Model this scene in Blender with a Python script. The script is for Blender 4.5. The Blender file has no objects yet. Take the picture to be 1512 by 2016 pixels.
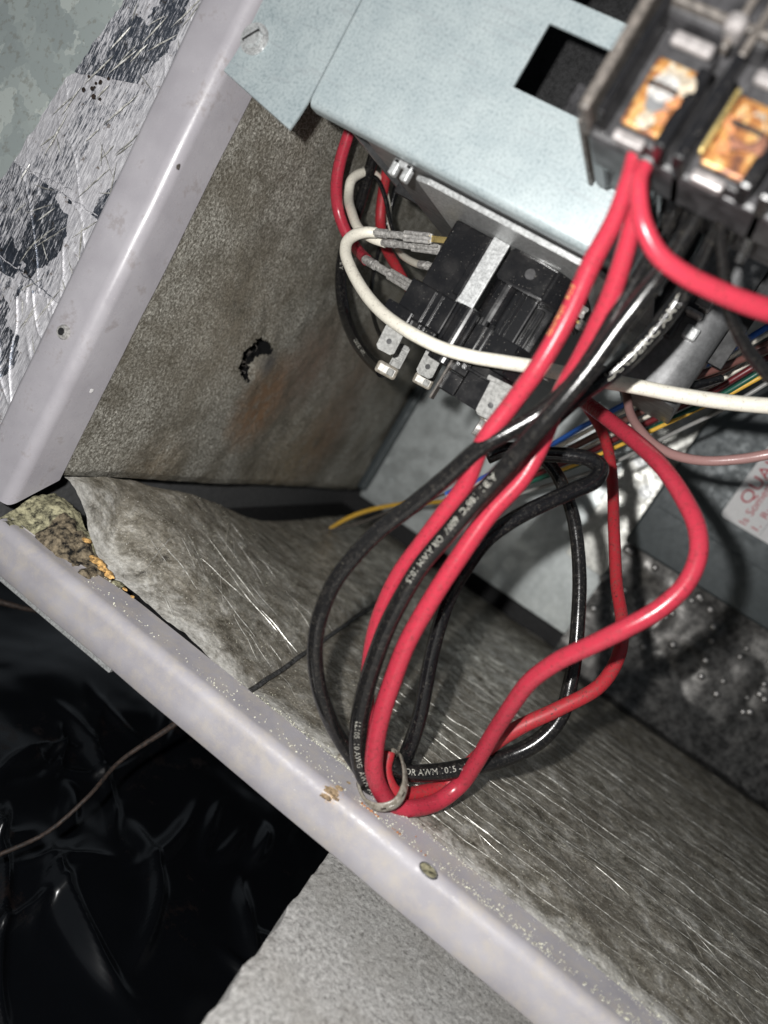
import bpy, bmesh, math, random
import numpy as np
from mathutils import Vector, Matrix, noise
random.seed(7); rng = np.random.default_rng(7)
S = bpy.context.scene; C = S.collection
MM = 0.001; LIFT = 235.0            # millimetres in the code; LIFT puts the lowest ground near z = 0

# ------------------------------------------------------------------ camera
cx = Vector((4756, 3235, -1500)).normalized(); cy = Vector((504, -48, 1500)).normalized()
cz = (-(-cx).cross(cy)).normalized()
cy = cz.cross(cx) if cz.cross(cx).dot(cy) > 0 else -cz.cross(cx)
R3 = Matrix((cx, cy, cz))           # rows: cabinet axes in camera (right, down, forward)
right, down, fwd = R3.col[0], R3.col[1], R3.col[2]
def W(v): return Vector((v[0], v[1], v[2] + LIFT)) * MM
CAM = W((0, 0, 0))
cam = bpy.data.cameras.new('camera'); co = bpy.data.objects.new('camera', cam); C.objects.link(co)
rot = Matrix((right, -down, -fwd)).transposed()
co.matrix_world = Matrix.Translation(CAM) @ rot.to_4x4()
cam.sensor_fit = 'VERTICAL'; cam.sensor_height = 36; cam.lens = 1500 / 2016 * 36
cam.clip_start = 0.005; cam.clip_end = 50
cam.dof.use_dof = True; cam.dof.focus_distance = 0.258; cam.dof.aperture_fstop = 8.8; cam.dof.aperture_blades = 0
S.camera = co
# ------------------------------------------------------------------ light: the phone's own flash, beside the lens
w = bpy.data.worlds.new('World'); S.world = w; w.use_nodes = True
w.node_tree.nodes['Background'].inputs[0].default_value = (0.80, 0.90, 1.0, 1)
w.node_tree.nodes['Background'].inputs[1].default_value = 0.13
fl = bpy.data.lights.new('phone_flash', 'POINT'); fl.energy = 3.7; fl.shadow_soft_size = 0.0028; fl.color = (1.0, 0.985, 0.96)
fo = bpy.data.objects.new('phone_flash', fl); C.objects.link(fo)
fo.location = CAM + (right * -19 + down * -15 + fwd * -2) * MM
S.view_settings.view_transform = 'Standard'; S.view_settings.look = 'None'
S.view_settings.exposure = 0.0; S.view_settings.gamma = 1

# ------------------------------------------------------------------ pixel ray helpers (photograph pixels -> place)
def ray(px, py): return right * ((px - 756) / 1500) + down * ((py - 1008) / 1500) + fwd
def at(px, py, t): return ray(px, py) * t
def onp(ax, v, px, py):
    r = ray(px, py); return r * (v / r[ax])

# ------------------------------------------------------------------ materials
def mat(name):
    m = bpy.data.materials.new(name); m.use_nodes = True
    nt = m.node_tree; b = nt.nodes['Principled BSDF']
    return m, nt, b
def N(nt, typ, **kw):
    n = nt.nodes.new(typ)
    for k, v in kw.items():
        if k in n.inputs.keys() if isinstance(k, str) else False: n.inputs[k].default_value = v
        else: setattr(n, k, v)
    return n
def mmcoord(nt, scale=(1, 1, 1)):
    tc = nt.nodes.new('ShaderNodeTexCoord'); mp = nt.nodes.new('ShaderNodeMapping')
    mp.inputs['Scale'].default_value = (1000 * scale[0], 1000 * scale[1], 1000 * scale[2])
    nt.links.new(tc.outputs['Object'], mp.inputs['Vector']); return mp.outputs[0]
def nz(nt, vec, scale, detail=4, rough=.55, dist=0):
    n = nt.nodes.new('ShaderNodeTexNoise'); n.inputs['Scale'].default_value = scale
    n.inputs['Detail'].default_value = detail; n.inputs['Roughness'].default_value = rough
    n.inputs['Distortion'].default_value = dist
    nt.links.new(vec, n.inputs['Vector'])
    q = nt.nodes.new('ShaderNodeMath'); q.operation = 'MULTIPLY_ADD'; q.use_clamp = True; q.inputs[1].default_value = 1.7; q.inputs[2].default_value = -.35
    nt.links.new(n.outputs['Fac'], q.inputs[0]); return q.outputs[0]
def ramp(nt, fac, stops):
    r = nt.nodes.new('ShaderNodeValToRGB'); e = r.color_ramp.elements
    while len(e) < len(stops): e.new(0.5)
    for i, (p, c) in enumerate(stops):
        e[i].position = p; e[i].color = (c if len(c) == 4 else (*c, 1)) if not isinstance(c, (int, float)) else (c, c, c, 1)
    nt.links.new(fac, r.inputs[0]); return r.outputs[0]
def mix(nt, fac, a, b, mode='MIX'):
    n = nt.nodes.new('ShaderNodeMix'); n.data_type = 'RGBA'; n.blend_type = mode
    for sock, v in ((0, fac), (6, a), (7, b)):
        if hasattr(v, 'links') or hasattr(v, 'is_linked'): nt.links.new(v, n.inputs[sock])
        elif isinstance(v, (int, float)) : n.inputs[sock].default_value = v
        else: n.inputs[sock].default_value = (*v, 1) if len(v) == 3 else v
    return n.outputs[2]
def math_(nt, op, a, b=0.0, c=None):
    n = nt.nodes.new('ShaderNodeMath'); n.operation = op
    for i, v in enumerate((a, b) if c is None else (a, b, c)):
        if hasattr(v, 'is_linked'): nt.links.new(v, n.inputs[i])
        else: n.inputs[i].default_value = v
    return n.outputs[0]
def bump(nt, b, h, strength=.3, dist=.2, prev=None):
    n = nt.nodes.new('ShaderNodeBump'); n.inputs['Strength'].default_value = strength
    n.inputs['Distance'].default_value = dist * MM
    nt.links.new(h, n.inputs['Height'])
    if prev is not None: nt.links.new(prev, n.inputs['Normal'])
    nt.links.new(n.outputs[0], b.inputs['Normal']); return n.outputs[0]
def setv(b, **kw):
    for k, v in kw.items():
        k = {'rough': 'Roughness', 'metal': 'Metallic', 'col': 'Base Color', 'spec': 'Specular IOR Level', 'coat': 'Coat Weight', 'trans': 'Transmission Weight', 'sss': 'Subsurface Weight'}[k]
        b.inputs[k].default_value = (*v, 1) if isinstance(v, tuple) else v
def link(nt, a, b, name): nt.links.new(a, b.inputs[name])
def masksphere(nt, vec, centre, r0, r1):
    d = nt.nodes.new('ShaderNodeVectorMath'); d.operation = 'DISTANCE'; nt.links.new(vec, d.inputs[0]); d.inputs[1].default_value = centre
    mr = nt.nodes.new('ShaderNodeMapRange'); mr.inputs['From Min'].default_value = r0; mr.inputs['From Max'].default_value = r1
    mr.inputs['To Min'].default_value = 1; mr.inputs['To Max'].default_value = 0
    nt.links.new(d.outputs['Value'], mr.inputs['Value']); return mr.outputs[0]

def m_paint():      # lilac grey enamel of the frame rails, dusty and stained
    m, nt, b = mat('grey_enamel'); v = mmcoord(nt)
    base = ramp(nt, nz(nt, v, .05, 3), [(.3, (.34, .325, .35)), (.7, (.40, .385, .41))])
    dirt = ramp(nt, nz(nt, v, .10, 9, .75), [(.60, 0), (.72, 1)])
    c = mix(nt, math_(nt, 'MULTIPLY', dirt, .38), base, (.20, .165, .15))
    dots = ramp(nt, nz(nt, v, 1.1, 3, .6), [(.84, 0), (.88, 1)])
    c = mix(nt, math_(nt, 'MULTIPLY', dots, .35), c, (.70, .66, .60))
    link(nt, c, b, 'Base Color')
    r = ramp(nt, nz(nt, v, .35, 6), [(.3, .24), (.7, .38)]); link(nt, r, b, 'Roughness')
    bump(nt, b, nz(nt, v, 2.2, 3), .12, .08); setv(b, spec=.5); return m
def m_paint_dusty():
    m, nt, b = mat('grey_enamel_dusty'); v = mmcoord(nt)
    base = ramp(nt, nz(nt, v, .05, 3), [(.3, (.35, .335, .36)), (.7, (.41, .395, .42))])
    dust = ramp(nt, nz(nt, v, .16, 9, .8), [(.42, 0), (.75, 1)])
    c = mix(nt, math_(nt, 'MULTIPLY', dust, .55), base, (.50, .45, .38))
    dots = ramp(nt, nz(nt, v, .95, 4, .7), [(.82, 0), (.86, 1)])
    c = mix(nt, math_(nt, 'MULTIPLY', dots, .5), c, (.74, .70, .62))
    o = mix(nt, masksphere(nt, v, tuple(onp(2, -117.6, 655, 1560) - Vector(RAILBASE)), 1.5, 6.5), (0, 0, 0), nz(nt, v, .9, 6, .7))
    c = mix(nt, ramp(nt, o, [(.30, 0), (.62, .8)]), c, (.50, .31, .12))
    link(nt, c, b, 'Base Color')
    link(nt, ramp(nt, nz(nt, v, .35, 6), [(.3, .36), (.7, .62)]), b, 'Roughness')
    bump(nt, b, nz(nt, v, 2.0, 5), .25, .12); return m
def m_galv_fine():  # bluish fine-grained zinc sheet of the control box
    m, nt, b = mat('blue_zinc_sheet'); v = mmcoord(nt)
    n1 = nz(nt, v, 1.3, 3, .7); n2 = nz(nt, v, .10, 3)
    c = mix(nt, .5, ramp(nt, n1, [(.22, (.17, .22, .24)), (.45, (.41, .475, .49)), (.78, (.52, .58, .59))]), ramp(nt, n2, [(.3, (.34, .40, .42)), (.7, (.45, .51, .52))]))
    scr = nz(nt, mmcoord(nt, (.03, 1, .6)), 1.6, 5)
    c = mix(nt, ramp(nt, scr, [(.66, 0), (.72, .25)]), c, (.30, .32, .34))
    link(nt, c, b, 'Base Color'); setv(b, metal=.25, rough=.42)
    bump(nt, b, n1, .12, .05); return m
def m_galv_spangle():
    m, nt, b = mat('spangled_zinc'); v = mmcoord(nt)
    vo = nt.nodes.new('ShaderNodeTexVoronoi'); vo.inputs['Scale'].default_value = .11
    wv = nt.nodes.new('ShaderNodeVectorMath'); wv.operation = 'MULTIPLY_ADD'
    nn = nt.nodes.new('ShaderNodeTexNoise'); nn.inputs['Scale'].default_value = .35; nn.inputs['Detail'].default_value = 4; nt.links.new(v, nn.inputs['Vector'])
    nt.links.new(nn.outputs['Color'], wv.inputs[0]); wv.inputs[1].default_value = (7, 7, 7); nt.links.new(v, wv.inputs[2])
    nt.links.new(wv.outputs[0], vo.inputs['Vector'])
    sep = nt.nodes.new('ShaderNodeSeparateColor'); nt.links.new(vo.outputs['Color'], sep.inputs[0])
    c = ramp(nt, sep.outputs[0], [(0, (.40, .45, .445)), (.5, (.46, .515, .50)), (.8, (.52, .575, .555)), (1, (.66, .71, .67))])
    st = ramp(nt, nz(nt, v, .3, 8, .7), [(.58, 0), (.68, .5)])
    c = mix(nt, st, c, (.28, .27, .23)); link(nt, c, b, 'Base Color')
    link(nt, ramp(nt, sep.outputs[1], [(0, .4), (1, .6)]), b, 'Roughness'); setv(b, metal=.35)
    bump(nt, b, nz(nt, v, 1.4, 4), .15, .05); return m
def m_foil_tape(bias=0, nm='foil_tape'):
    m, nt, b = mat(nm); v = mmcoord(nt)
    scr = nz(nt, mmcoord(nt, (1.6, 1, .22)), 1.0, 7, .8)
    vo = nt.nodes.new('ShaderNodeTexVoronoi'); vo.inputs['Scale'].default_value = .062; vo.distance = 'CHEBYCHEV'
    wv = nt.nodes.new('ShaderNodeVectorMath'); wv.operation = 'MULTIPLY_ADD'; nn = nt.nodes.new('ShaderNodeTexNoise'); nn.inputs['Scale'].default_value = .25; nn.inputs['Detail'].default_value = 3
    nt.links.new(v, nn.inputs['Vector']); nt.links.new(nn.outputs['Color'], wv.inputs[0]); wv.inputs[1].default_value = (5, 5, 5); nt.links.new(mmcoord(nt, (1, 1, .5)), wv.inputs[2]); nt.links.new(wv.outputs[0], vo.inputs['Vector'])
    sp_ = nt.nodes.new('ShaderNodeSeparateColor'); nt.links.new(vo.outputs['Color'], sp_.inputs[0]); pat = sp_.outputs[0]
    msk = ramp(nt, mix(nt, .55, pat, scr), [(.40 - bias, 0), (.50 - bias, 1)])       # scuffed adhesive haze against bare mirror
    c = mix(nt, msk, (.24, .265, .32), ramp(nt, scr, [(.25, (.36, .36, .39)), (.5, (.62, .61, .64)), (.7, (.95, .94, .97))]))
    d = ramp(nt, nz(nt, v, .3, 9, .8), [(.64, 0), (.70, .8)]); c = mix(nt, d, c, (.17, .13, .10))
    link(nt, c, b, 'Base Color')
    link(nt, math_(nt, 'SUBTRACT', 1.0, math_(nt, 'MULTIPLY', msk, .70)), b, 'Metallic')
    link(nt, ramp(nt, msk, [(0, .36), (1, .42)]), b, 'Roughness')
    bump(nt, b, mix(nt, .5, scr, nz(nt, v, .3, 4, .6, 1)), .6, .3); return m
def m_liner():
    m, nt, b = mat('insulation_facing'); v = mmcoord(nt)
    f = nz(nt, v, 1.0, 6, .75, .5); big = nz(nt, v, .035, 4)
    c = ramp(nt, f, [(.26, (.085, .074, .052)), (.48, (.28, .266, .228)), (.64, (.56, .54, .48)), (.82, (1, .98, .88))])
    c = mix(nt, ramp(nt, big, [(.4, 0), (.7, .6)]), c, mix(nt, f, (.055, .046, .03), (.28, .25, .19)))
    def stain(px, py, r0, r1, col, k, cc):
        p = onp(0, -163, px, py); a = masksphere(nt, v, (p.x - CABBASE[0], p.y - CABBASE[1], p.z - CABBASE[2]), r0, r1)
        a = math_(nt, 'MULTIPLY', a, ramp(nt, nz(nt, v, .16, 8, .75), [(.18, 0), (.55, 1)]))
        return mix(nt, math_(nt, 'MULTIPLY', a, k), cc, mix(nt, f, (col[0] * .5, col[1] * .5, col[2] * .5), (col[0] * 1.5, col[1] * 1.5, col[2] * 1.5)))
    c = stain(515, 790, 12, 30, (.30, .18, .10), 1., c); c = stain(610, 720, 8, 34, (.28, .20, .15), .8, c)
    c = stain(640, 860, 6, 36, (.25, .15, .09), .75, c); c = stain(700, 740, 5, 40, (.25, .19, .14), .7, c)
    c = stain(470, 640, 10, 45, (.26, .22, .16), .45, c); c = stain(560, 930, 10, 50, (.24, .18, .10), .6, c); c = stain(300, 925, 5, 22, (.25, .18, .10), .5, c)
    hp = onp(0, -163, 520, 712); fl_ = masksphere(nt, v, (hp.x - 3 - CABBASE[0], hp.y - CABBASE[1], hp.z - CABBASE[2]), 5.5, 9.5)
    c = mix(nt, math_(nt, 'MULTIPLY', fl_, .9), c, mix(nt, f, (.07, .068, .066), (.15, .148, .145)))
    pt = nz(nt, v, .06, 6, .65, .4); c = mix(nt, ramp(nt, pt, [(.18, .75), (.5, 0)]), c, mix(nt, f, (.04, .034, .022), (.20, .175, .13)))
    link(nt, c, b, 'Base Color'); setv(b, rough=.62, spec=.35)
    bump(nt, b, f, 1.0, .7); return m
def m_foilfloor():
    m, nt, b = mat('dirty_foil_facing'); v = mmcoord(nt)
    f = nz(nt, v, .8, 5, .75); big = nz(nt, v, .035, 5, .6, .6); mid = nz(nt, v, .13, 7, .72, .4)
    c = ramp(nt, mid, [(.18, (.11, .095, .07)), (.42, (.38, .35, .29)), (.60, (.62, .585, .51)), (.80, (1, .97, .90))])
    c = mix(nt, .75, c, ramp(nt, f, [(.25, (.50, .49, .47)), (.5, (.95, .95, .95)), (.75, (1.5, 1.49, 1.45))]), 'MULTIPLY')
    c = mix(nt, ramp(nt, big, [(.40, .0), (.66, .7)]), c, mix(nt, f, (.07, .06, .045), (.30, .27, .22)))
    c = mix(nt, ramp(nt, nz(nt, v, 1.5, 2, .5), [(.80, 0), (.85, .9)]), c, (1, .98, .92))       # grit specks
    sx_ = nt.nodes.new('ShaderNodeSeparateXYZ'); nt.links.new(v, sx_.inputs[0]); mr = nt.nodes.new('ShaderNodeMapRange'); nt.links.new(sx_.outputs[1], mr.inputs['Value'])
    mr.inputs['From Min'].default_value = 0; mr.inputs['From Max'].default_value = 22; mr.inputs['To Min'].default_value = .62; mr.inputs['To Max'].default_value = 0
    pw = ramp(nt, math_(nt, 'MULTIPLY', mr.outputs[0], math_(nt, 'ADD', mid, .35)), [(.22, 0), (.5, .85)])     # pale powder along the rail
    c = mix(nt, pw, c, mix(nt, f, (.38, .37, .34), (.85, .84, .80)))
    c = mix(nt, ramp(nt, nz(nt, v, .09, 8, .75), [(.70, 0), (.82, .8)]), c, (.05, .045, .04))
    link(nt, c, b, 'Base Color'); met = ramp(nt, big, [(.35, .62), (.7, .3)]); link(nt, math_(nt, 'MULTIPLY', met, math_(nt, 'SUBTRACT', 1.0, pw)), b, 'Metallic')
    link(nt, ramp(nt, mid, [(.2, .55), (.8, .30)]), b, 'Roughness')
    n1 = bump(nt, b, nz(nt, v, .11, 3, .5), .55, 2.0); bump(nt, b, f, .4, .25, n1); return m
def m_crease():
    m, nt, b = mat('foil_crease'); v = mmcoord(nt)
    link(nt, ramp(nt, nz(nt, v, .6, 5, .7), [(.35, (.24, .235, .21)), (.6, (.65, .64, .6)), (.75, (.9, .89, .85))]), b, 'Base Color'); setv(b, metal=.4, rough=.35); return m
def m_wire(name, col, dirt=.35, rough=.38, dirtcol=(.10, .07, .055)):
    m, nt, b = mat(name); v = mmcoord(nt)
    d = ramp(nt, nz(nt, v, .6, 8, .8), [(.50, 0), (.78, 1)])
    c = mix(nt, math_(nt, 'MULTIPLY', d, dirt), col, dirtcol)
    sp = ramp(nt, nz(nt, v, 1.1, 4, .7), [(.67, 0), (.72, 1)])
    c = mix(nt, math_(nt, 'MULTIPLY', sp, dirt), c, (.03, .02, .02) if sum(col) > .3 else (.16, .145, .12))
    link(nt, c, b, 'Base Color'); link(nt, math_(nt, 'ADD', math_(nt, 'MULTIPLY', d, .16), rough), b, 'Roughness')
    bump(nt, b, nz(nt, v, 1.3, 5, .6), .18, .12); return m
def m_plain(name, col, rough=.5, metal=0, noise_=.12, sc=.9, bs=.15, **kw):
    m, nt, b = mat(name); v = mmcoord(nt); n = nz(nt, v, sc, 6, .7)
    c = ramp(nt, n, [(.3, tuple(x * (1 - noise_ * 2) for x in col)), (.7, tuple(min(1, x * (1 + noise_ * 2)) for x in col))])
    link(nt, c, b, 'Base Color'); link(nt, ramp(nt, nz(nt, v, sc * .4, 5), [(.3, max(.02, rough - .06)), (.7, min(1, rough + .1))]), b, 'Roughness')
    setv(b, metal=metal, **kw); bump(nt, b, n, bs, .1); return m
def m_black():
    m, nt, b = mat('black_phenolic'); v = mmcoord(nt)
    sp = ramp(nt, nz(nt, v, 2.0, 2, .5), [(.84, 0), (.88, 1)]); d = ramp(nt, nz(nt, v, .12, 6, .6), [(.45, 0), (.9, 1)])
    c = mix(nt, math_(nt, 'MULTIPLY', d, .35), (.008, .008, .009), (.035, .032, .03)); c = mix(nt, math_(nt, 'MULTIPLY', sp, .6), c, (.3, .28, .25))
    link(nt, c, b, 'Base Color'); link(nt, math_(nt, 'ADD', math_(nt, 'MULTIPLY', d, .14), .20), b, 'Roughness')
    bump(nt, b, nz(nt, v, .5, 3), .05, .05); return m
def m_rusty():
    m, nt, b = mat('rusty_brass'); v = mmcoord(nt)
    n = nz(nt, v, .23, 6, .7, .8)
    c = ramp(nt, n, [(.28, (.09, .035, .02)), (.42, (.27, .10, .03)), (.56, (.46, .25, .07)), (.75, (.50, .42, .30))])
    link(nt, c, b, 'Base Color'); setv(b, metal=.25, rough=.42); bump(nt, b, n, .3, .3); return m
def m_concrete():
    m, nt, b = mat('concrete'); v = mmcoord(nt)
    n = nz(nt, v, .62, 6, .85); c = ramp(nt, n, [(.26, (.20, .195, .185)), (.45, (.44, .43, .415)), (.62, (.62, .61, .59)), (.8, (.82, .81, .79))])
    c = mix(nt, ramp(nt, nz(nt, v, .45, 5, .7), [(.66, 0), (.72, .6)]), c, (.13, .12, .11))
    c = mix(nt, ramp(nt, nz(nt, v, .04, 4), [(.4, 0), (.65, .35)]), c, (.36, .34, .31)); link(nt, c, b, 'Base Color')
    setv(b, rough=.85); bump(nt, b, n, .8, .7); return m
def m_plastic_sheet():
    m, nt, b = mat('black_plastic'); v = mmcoord(nt)
    d = ramp(nt, nz(nt, v, .05, 8, .7), [(.66, 0), (.9, 1)])
    link(nt, mix(nt, math_(nt, 'MULTIPLY', d, .5), (.003, .0035, .0045), (.02, .010, .006)), b, 'Base Color')
    link(nt, math_(nt, 'ADD', math_(nt, 'MULTIPLY', d, .3), .23), b, 'Roughness'); setv(b, spec=.5); return m
def m_clear():
    m, nt, b = mat('cloudy_nylon'); setv(b, col=(.52, .48, .42), rough=.35, sss=.0); v = mmcoord(nt)
    link(nt, ramp(nt, nz(nt, v, .8, 6, .7), [(.3, (.16, .14, .11)), (.7, (.33, .305, .26))]), b, 'Base Color')
    bump(nt, b, nz(nt, v, 1.6, 4), .2, .1); return m

CABBASE = (-163.0, 215.0, -150.0); RAILBASE = CABBASE
M = dict(paint=m_paint(), paintd=m_paint_dusty(), zinc=m_galv_fine(), spangle=m_galv_spangle(), tape=m_foil_tape(), tapeb=m_foil_tape(.10, 'scuffed_foil_tape'), taped=m_foil_tape(-.04, 'clean_foil_tape'), liner=m_liner(),
         floor=m_foilfloor(), crease=m_crease(), black=m_black(), rusty=m_rusty(), concrete=m_concrete(), sheet=m_plastic_sheet(), nylon=m_clear(),
         red=m_wire('red_insulation', (.42, .032, .055), .55, .25, (.12, .03, .025)), redd=m_wire('grimy_red_insulation', (.40, .022, .032), .75, .48),
         blackw=m_wire('black_insulation', (.007, .007, .008), .22, .16, (.075, .068, .058)), blackd=m_wire('dusty_black_insulation', (.009, .0088, .009), .22, .17, (.08, .07, .06)),
         white=m_wire('ivory_insulation', (.86, .82, .71), .32, .42, (.25, .2, .15)),
         blue=m_wire('blue_insulation', (.03, .14, .55), .1, .35), green=m_wire('green_insulation', (.01, .09, .06), .1, .35),
         yellow=m_wire('yellow_insulation', (.75, .45, .06), .3, .4), brown=m_wire('brown_insulation', (.16, .07, .06), .2, .35),
         maroon=m_wire('maroon_insulation', (.14, .015, .02), .2, .35), pinkb=m_wire('rosy_brown_insulation', (.30, .17, .16), .15, .28),
         greyw=m_wire('grey_insulation', (.30, .30, .29), .3, .35),
         ink=m_plain('white_print', (.36, .35, .31), .5, 0, .2), steel=m_plain('zinc_steel', (.50, .51, .51), .38, .45, .15, 1.2, .2),
         tin=m_plain('tinned_crimp', (.40, .39, .375), .42, .3, .22, .9, .25), brass=m_plain('brass_blade', (.80, .62, .25), .3, .8, .1),
         dsteel=m_plain('dull_grey_sheet', (.17, .172, .175), .42, .35, .08, .5, .08), bgrey=m_plain('blue_grey_panel', (.058, .070, .075), .42, .2, .06, .5, .06),
         pale=m_plain('pale_zinc_sheet', (.43, .46, .46), .36, .45, .05, .25, .08), cream=m_plain('bright_zinc_flange', (.46, .46, .43), .35, .45, .15, .6, .2),
         wool=m_plain('yellow_glass_wool', (.25, .235, .15), .9, 0, .45, .45, 1.0), wooldark=m_plain('dirty_glass_wool', (.13, .105, .07), .9, 0, .5, .4, 1.0),
         dark=m_plain('dark_sheet', (.02, .02, .021), .55, .1, .2), sticker=m_plain('white_label', (.80, .79, .79), .45, 0, .03), redink=m_plain('red_print', (.50, .03, .05), .5, 0, .05),
         greyink=m_plain('grey_print', (.35, .35, .36), .5, 0, .05), crumb=m_plain('pale_crumbs', (.66, .60, .48), .9, 0, .35, 2), rustc=m_plain('rust_crumbs', (.36, .15, .06), .9, 0, .3, 2),
         ochre=m_plain('ochre_crust', (.60, .36, .13), .9, 0, .3, .8, .9), rubber=m_plain('dusty_rubber', (.055, .055, .055), .5, 0, .5, .8, .4), twig=m_plain('twig_bark', (.022, .013, .009), .7, 0, .4, .8, .5),
         cgrey=m_plain('worn_grey_plastic', (.036, .035, .037), .42, 0, .28, .25, .15), cpale=m_plain('pale_lug', (.30, .28, .275), .35, .3, .12), darkfoil=m_plain('dark_foil', (.085, .082, .078), .36, .6, .3, .25, .4), mirrorfoil=m_plain('glint_foil_dimple', (.42, .41, .40), .42, .95, .1, .5, .05), mattesteel=m_plain('matte_blade', (.29, .29, .28), .62, 0, .15, 1.0, .1, spec=.15), stain=m_plain('tan_stain', (.42, .31, .19), .7, 0, .25, .6, .2), corr=m_plain('white_corrosion', (.34, .29, .22), .6, 0, .25, .8, .5), rustd=m_plain('dark_rust', (.14, .055, .03), .55, 0, .5, .6, .8), tan=m_plain('tan_edge', (.10, .088, .078), .5, 0, .25))

# ------------------------------------------------------------------ object helpers
BASE = {}
def finish(o, label=None, cat=None, group=None, kind=None):
    if label: o['label'] = label
    if cat: o['category'] = cat
    if group: o['group'] = group
    if kind: o['kind'] = kind
    return o
def thing(name, base, label, cat, group=None):
    o = bpy.data.objects.new(name, None); C.objects.link(o); o.location = W(base); o.empty_display_size = .01
    BASE[o] = tuple(base); return finish(o, label, cat, group)
def ob(name, geo, m, parent=None, smooth=False, base=None, label=None, cat=None, group=None, kind=None, mats=None):
    """geo: bmesh or (verts, faces) in mm, cabinet coordinates"""
    me = bpy.data.meshes.new(name)
    if isinstance(geo, bmesh.types.BMesh): geo.to_mesh(me); geo.free()
    else: me.from_pydata([tuple(v) for v in geo[0]], [], [tuple(f) for f in geo[1]])
    n = len(me.vertices); a = np.empty(n * 3); me.vertices.foreach_get('co', a); a = a.reshape(-1, 3)
    if base is None: base = BASE[parent] if parent is not None else (float(a[:, 0].mean()), float(a[:, 1].mean()), float(a[:, 2].min()))
    a = (a - np.array(base)) * MM; me.vertices.foreach_set('co', a.ravel()); me.update()
    me.materials.append(m)
    for mm in (mats or []): me.materials.append(mm)
    if smooth: me.polygons.foreach_set('use_smooth', [True] * len(me.polygons))
    o = bpy.data.objects.new(name, me); C.objects.link(o)
    if parent is not None: o.parent = parent; BASE[o] = BASE[parent]
    else: o.location = W(base); BASE[o] = tuple(base)
    return finish(o, label, cat, group, kind)
def sharp(o, deg=35):
    me = o.data; me.polygons.foreach_set('use_smooth', [True] * len(me.polygons))
    try: me.set_sharp_from_angle(angle=math.radians(deg))
    except Exception: pass
    return o
def bx(bm, x0, x1, y0, y1, z0, z1, bev=.4, seg=2, fr=None):
    """bevelled box; fr = (origin, ax, ay, az) local frame"""
    t = bmesh.new(); bmesh.ops.create_cube(t, size=1)
    for v in t.verts: v.co = Vector(((x0 + x1) / 2 + v.co.x * (x1 - x0), (y0 + y1) / 2 + v.co.y * (y1 - y0), (z0 + z1) / 2 + v.co.z * (z1 - z0)))
    if bev > 0: bmesh.ops.bevel(t, geom=list(t.edges), offset=min(bev, .45 * min(abs(x1 - x0), abs(y1 - y0), abs(z1 - z0))), segments=seg, affect='EDGES', profile=.5)
    merge(bm, t, fr); return bm
def merge(bm, t, fr=None):
    mp = {}
    for v in t.verts:
        c = v.co if fr is None else fr[0] + fr[1] * v.co.x + fr[2] * v.co.y + fr[3] * v.co.z
        mp[v.index if False else v] = bm.verts.new(c)
    for f in t.faces:
        try: bm.faces.new([mp[v] for v in f.verts])
        except ValueError: pass
    t.free()
def cyl(bm, p0, p1, r, n=20, r1=None, bev=0, hexa=False):
    p0, p1 = Vector(p0), Vector(p1); a = (p1 - p0); L = a.length; a.normalize()
    q = a.to_track_quat('Z', 'Y'); t = bmesh.new()
    bmesh.ops.create_cone(t, cap_ends=True, segments=6 if hexa else n, radius1=r, radius2=r if r1 is None else r1, depth=L)
    if bev: bmesh.ops.bevel(t, geom=[e for e in t.edges if abs(e.verts[0].co.z - e.verts[1].co.z) < 1e-6], offset=bev, segments=2, affect='EDGES')
    for v in t.verts: v.co = q @ v.co + (p0 + p1) / 2
    merge(bm, t); return bm
def prism(bm, pts, ax, v0, v1, bev=0):
    """polygon pts (two coordinates other than ax) swept along ax"""
    t = bmesh.new(); o = [i for i in range(3) if i != ax]
    def mk(p, v):
        c = [0, 0, 0]; c[o[0]], c[o[1]] = p; c[ax] = v; return t.verts.new(c)
    a = [mk(p, v0) for p in pts]; b = [mk(p, v1) for p in pts]; n = len(pts)
    t.faces.new(a); t.faces.new(list(reversed(b)))
    for i in range(n): t.faces.new([a[i], b[i], b[(i + 1) % n], a[(i + 1) % n]])
    bmesh.ops.recalc_face_normals(t, faces=t.faces)
    if bev: bmesh.ops.bevel(t, geom=list(t.edges), offset=bev, segments=2, affect='EDGES')
    merge(bm, t); return bm
def spline(pts, step=1.0):
    P = [Vector(p) for p in pts]; P = [P[0] * 2 - P[1]] + P + [P[-1] * 2 - P[-2]]; out = []
    for i in range(1, len(P) - 2):
        p0, p1, p2, p3 = P[i - 1:i + 3]
        t0 = 0; t1 = (p1 - p0).length ** .5; t2 = t1 + (p2 - p1).length ** .5; t3 = t2 + (p3 - p2).length ** .5
        n = max(3, int((p2 - p1).length / step))
        for k in range(n):
            t = t1 + (t2 - t1) * k / n
            A1 = p0 * ((t1 - t) / (t1 - t0)) + p1 * ((t - t0) / (t1 - t0)); A2 = p1 * ((t2 - t) / (t2 - t1)) + p2 * ((t - t1) / (t2 - t1)); A3 = p2 * ((t3 - t) / (t3 - t2)) + p3 * ((t - t2) / (t3 - t2))
            B1 = A1 * ((t2 - t) / (t2 - t0)) + A2 * ((t - t0) / (t2 - t0)); B2 = A2 * ((t3 - t) / (t3 - t1)) + A3 * ((t - t1) / (t3 - t1))
            out.append(B1 * ((t2 - t) / (t2 - t1)) + B2 * ((t - t1) / (t2 - t1)))
    out.append(P[-2]); return out
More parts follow.
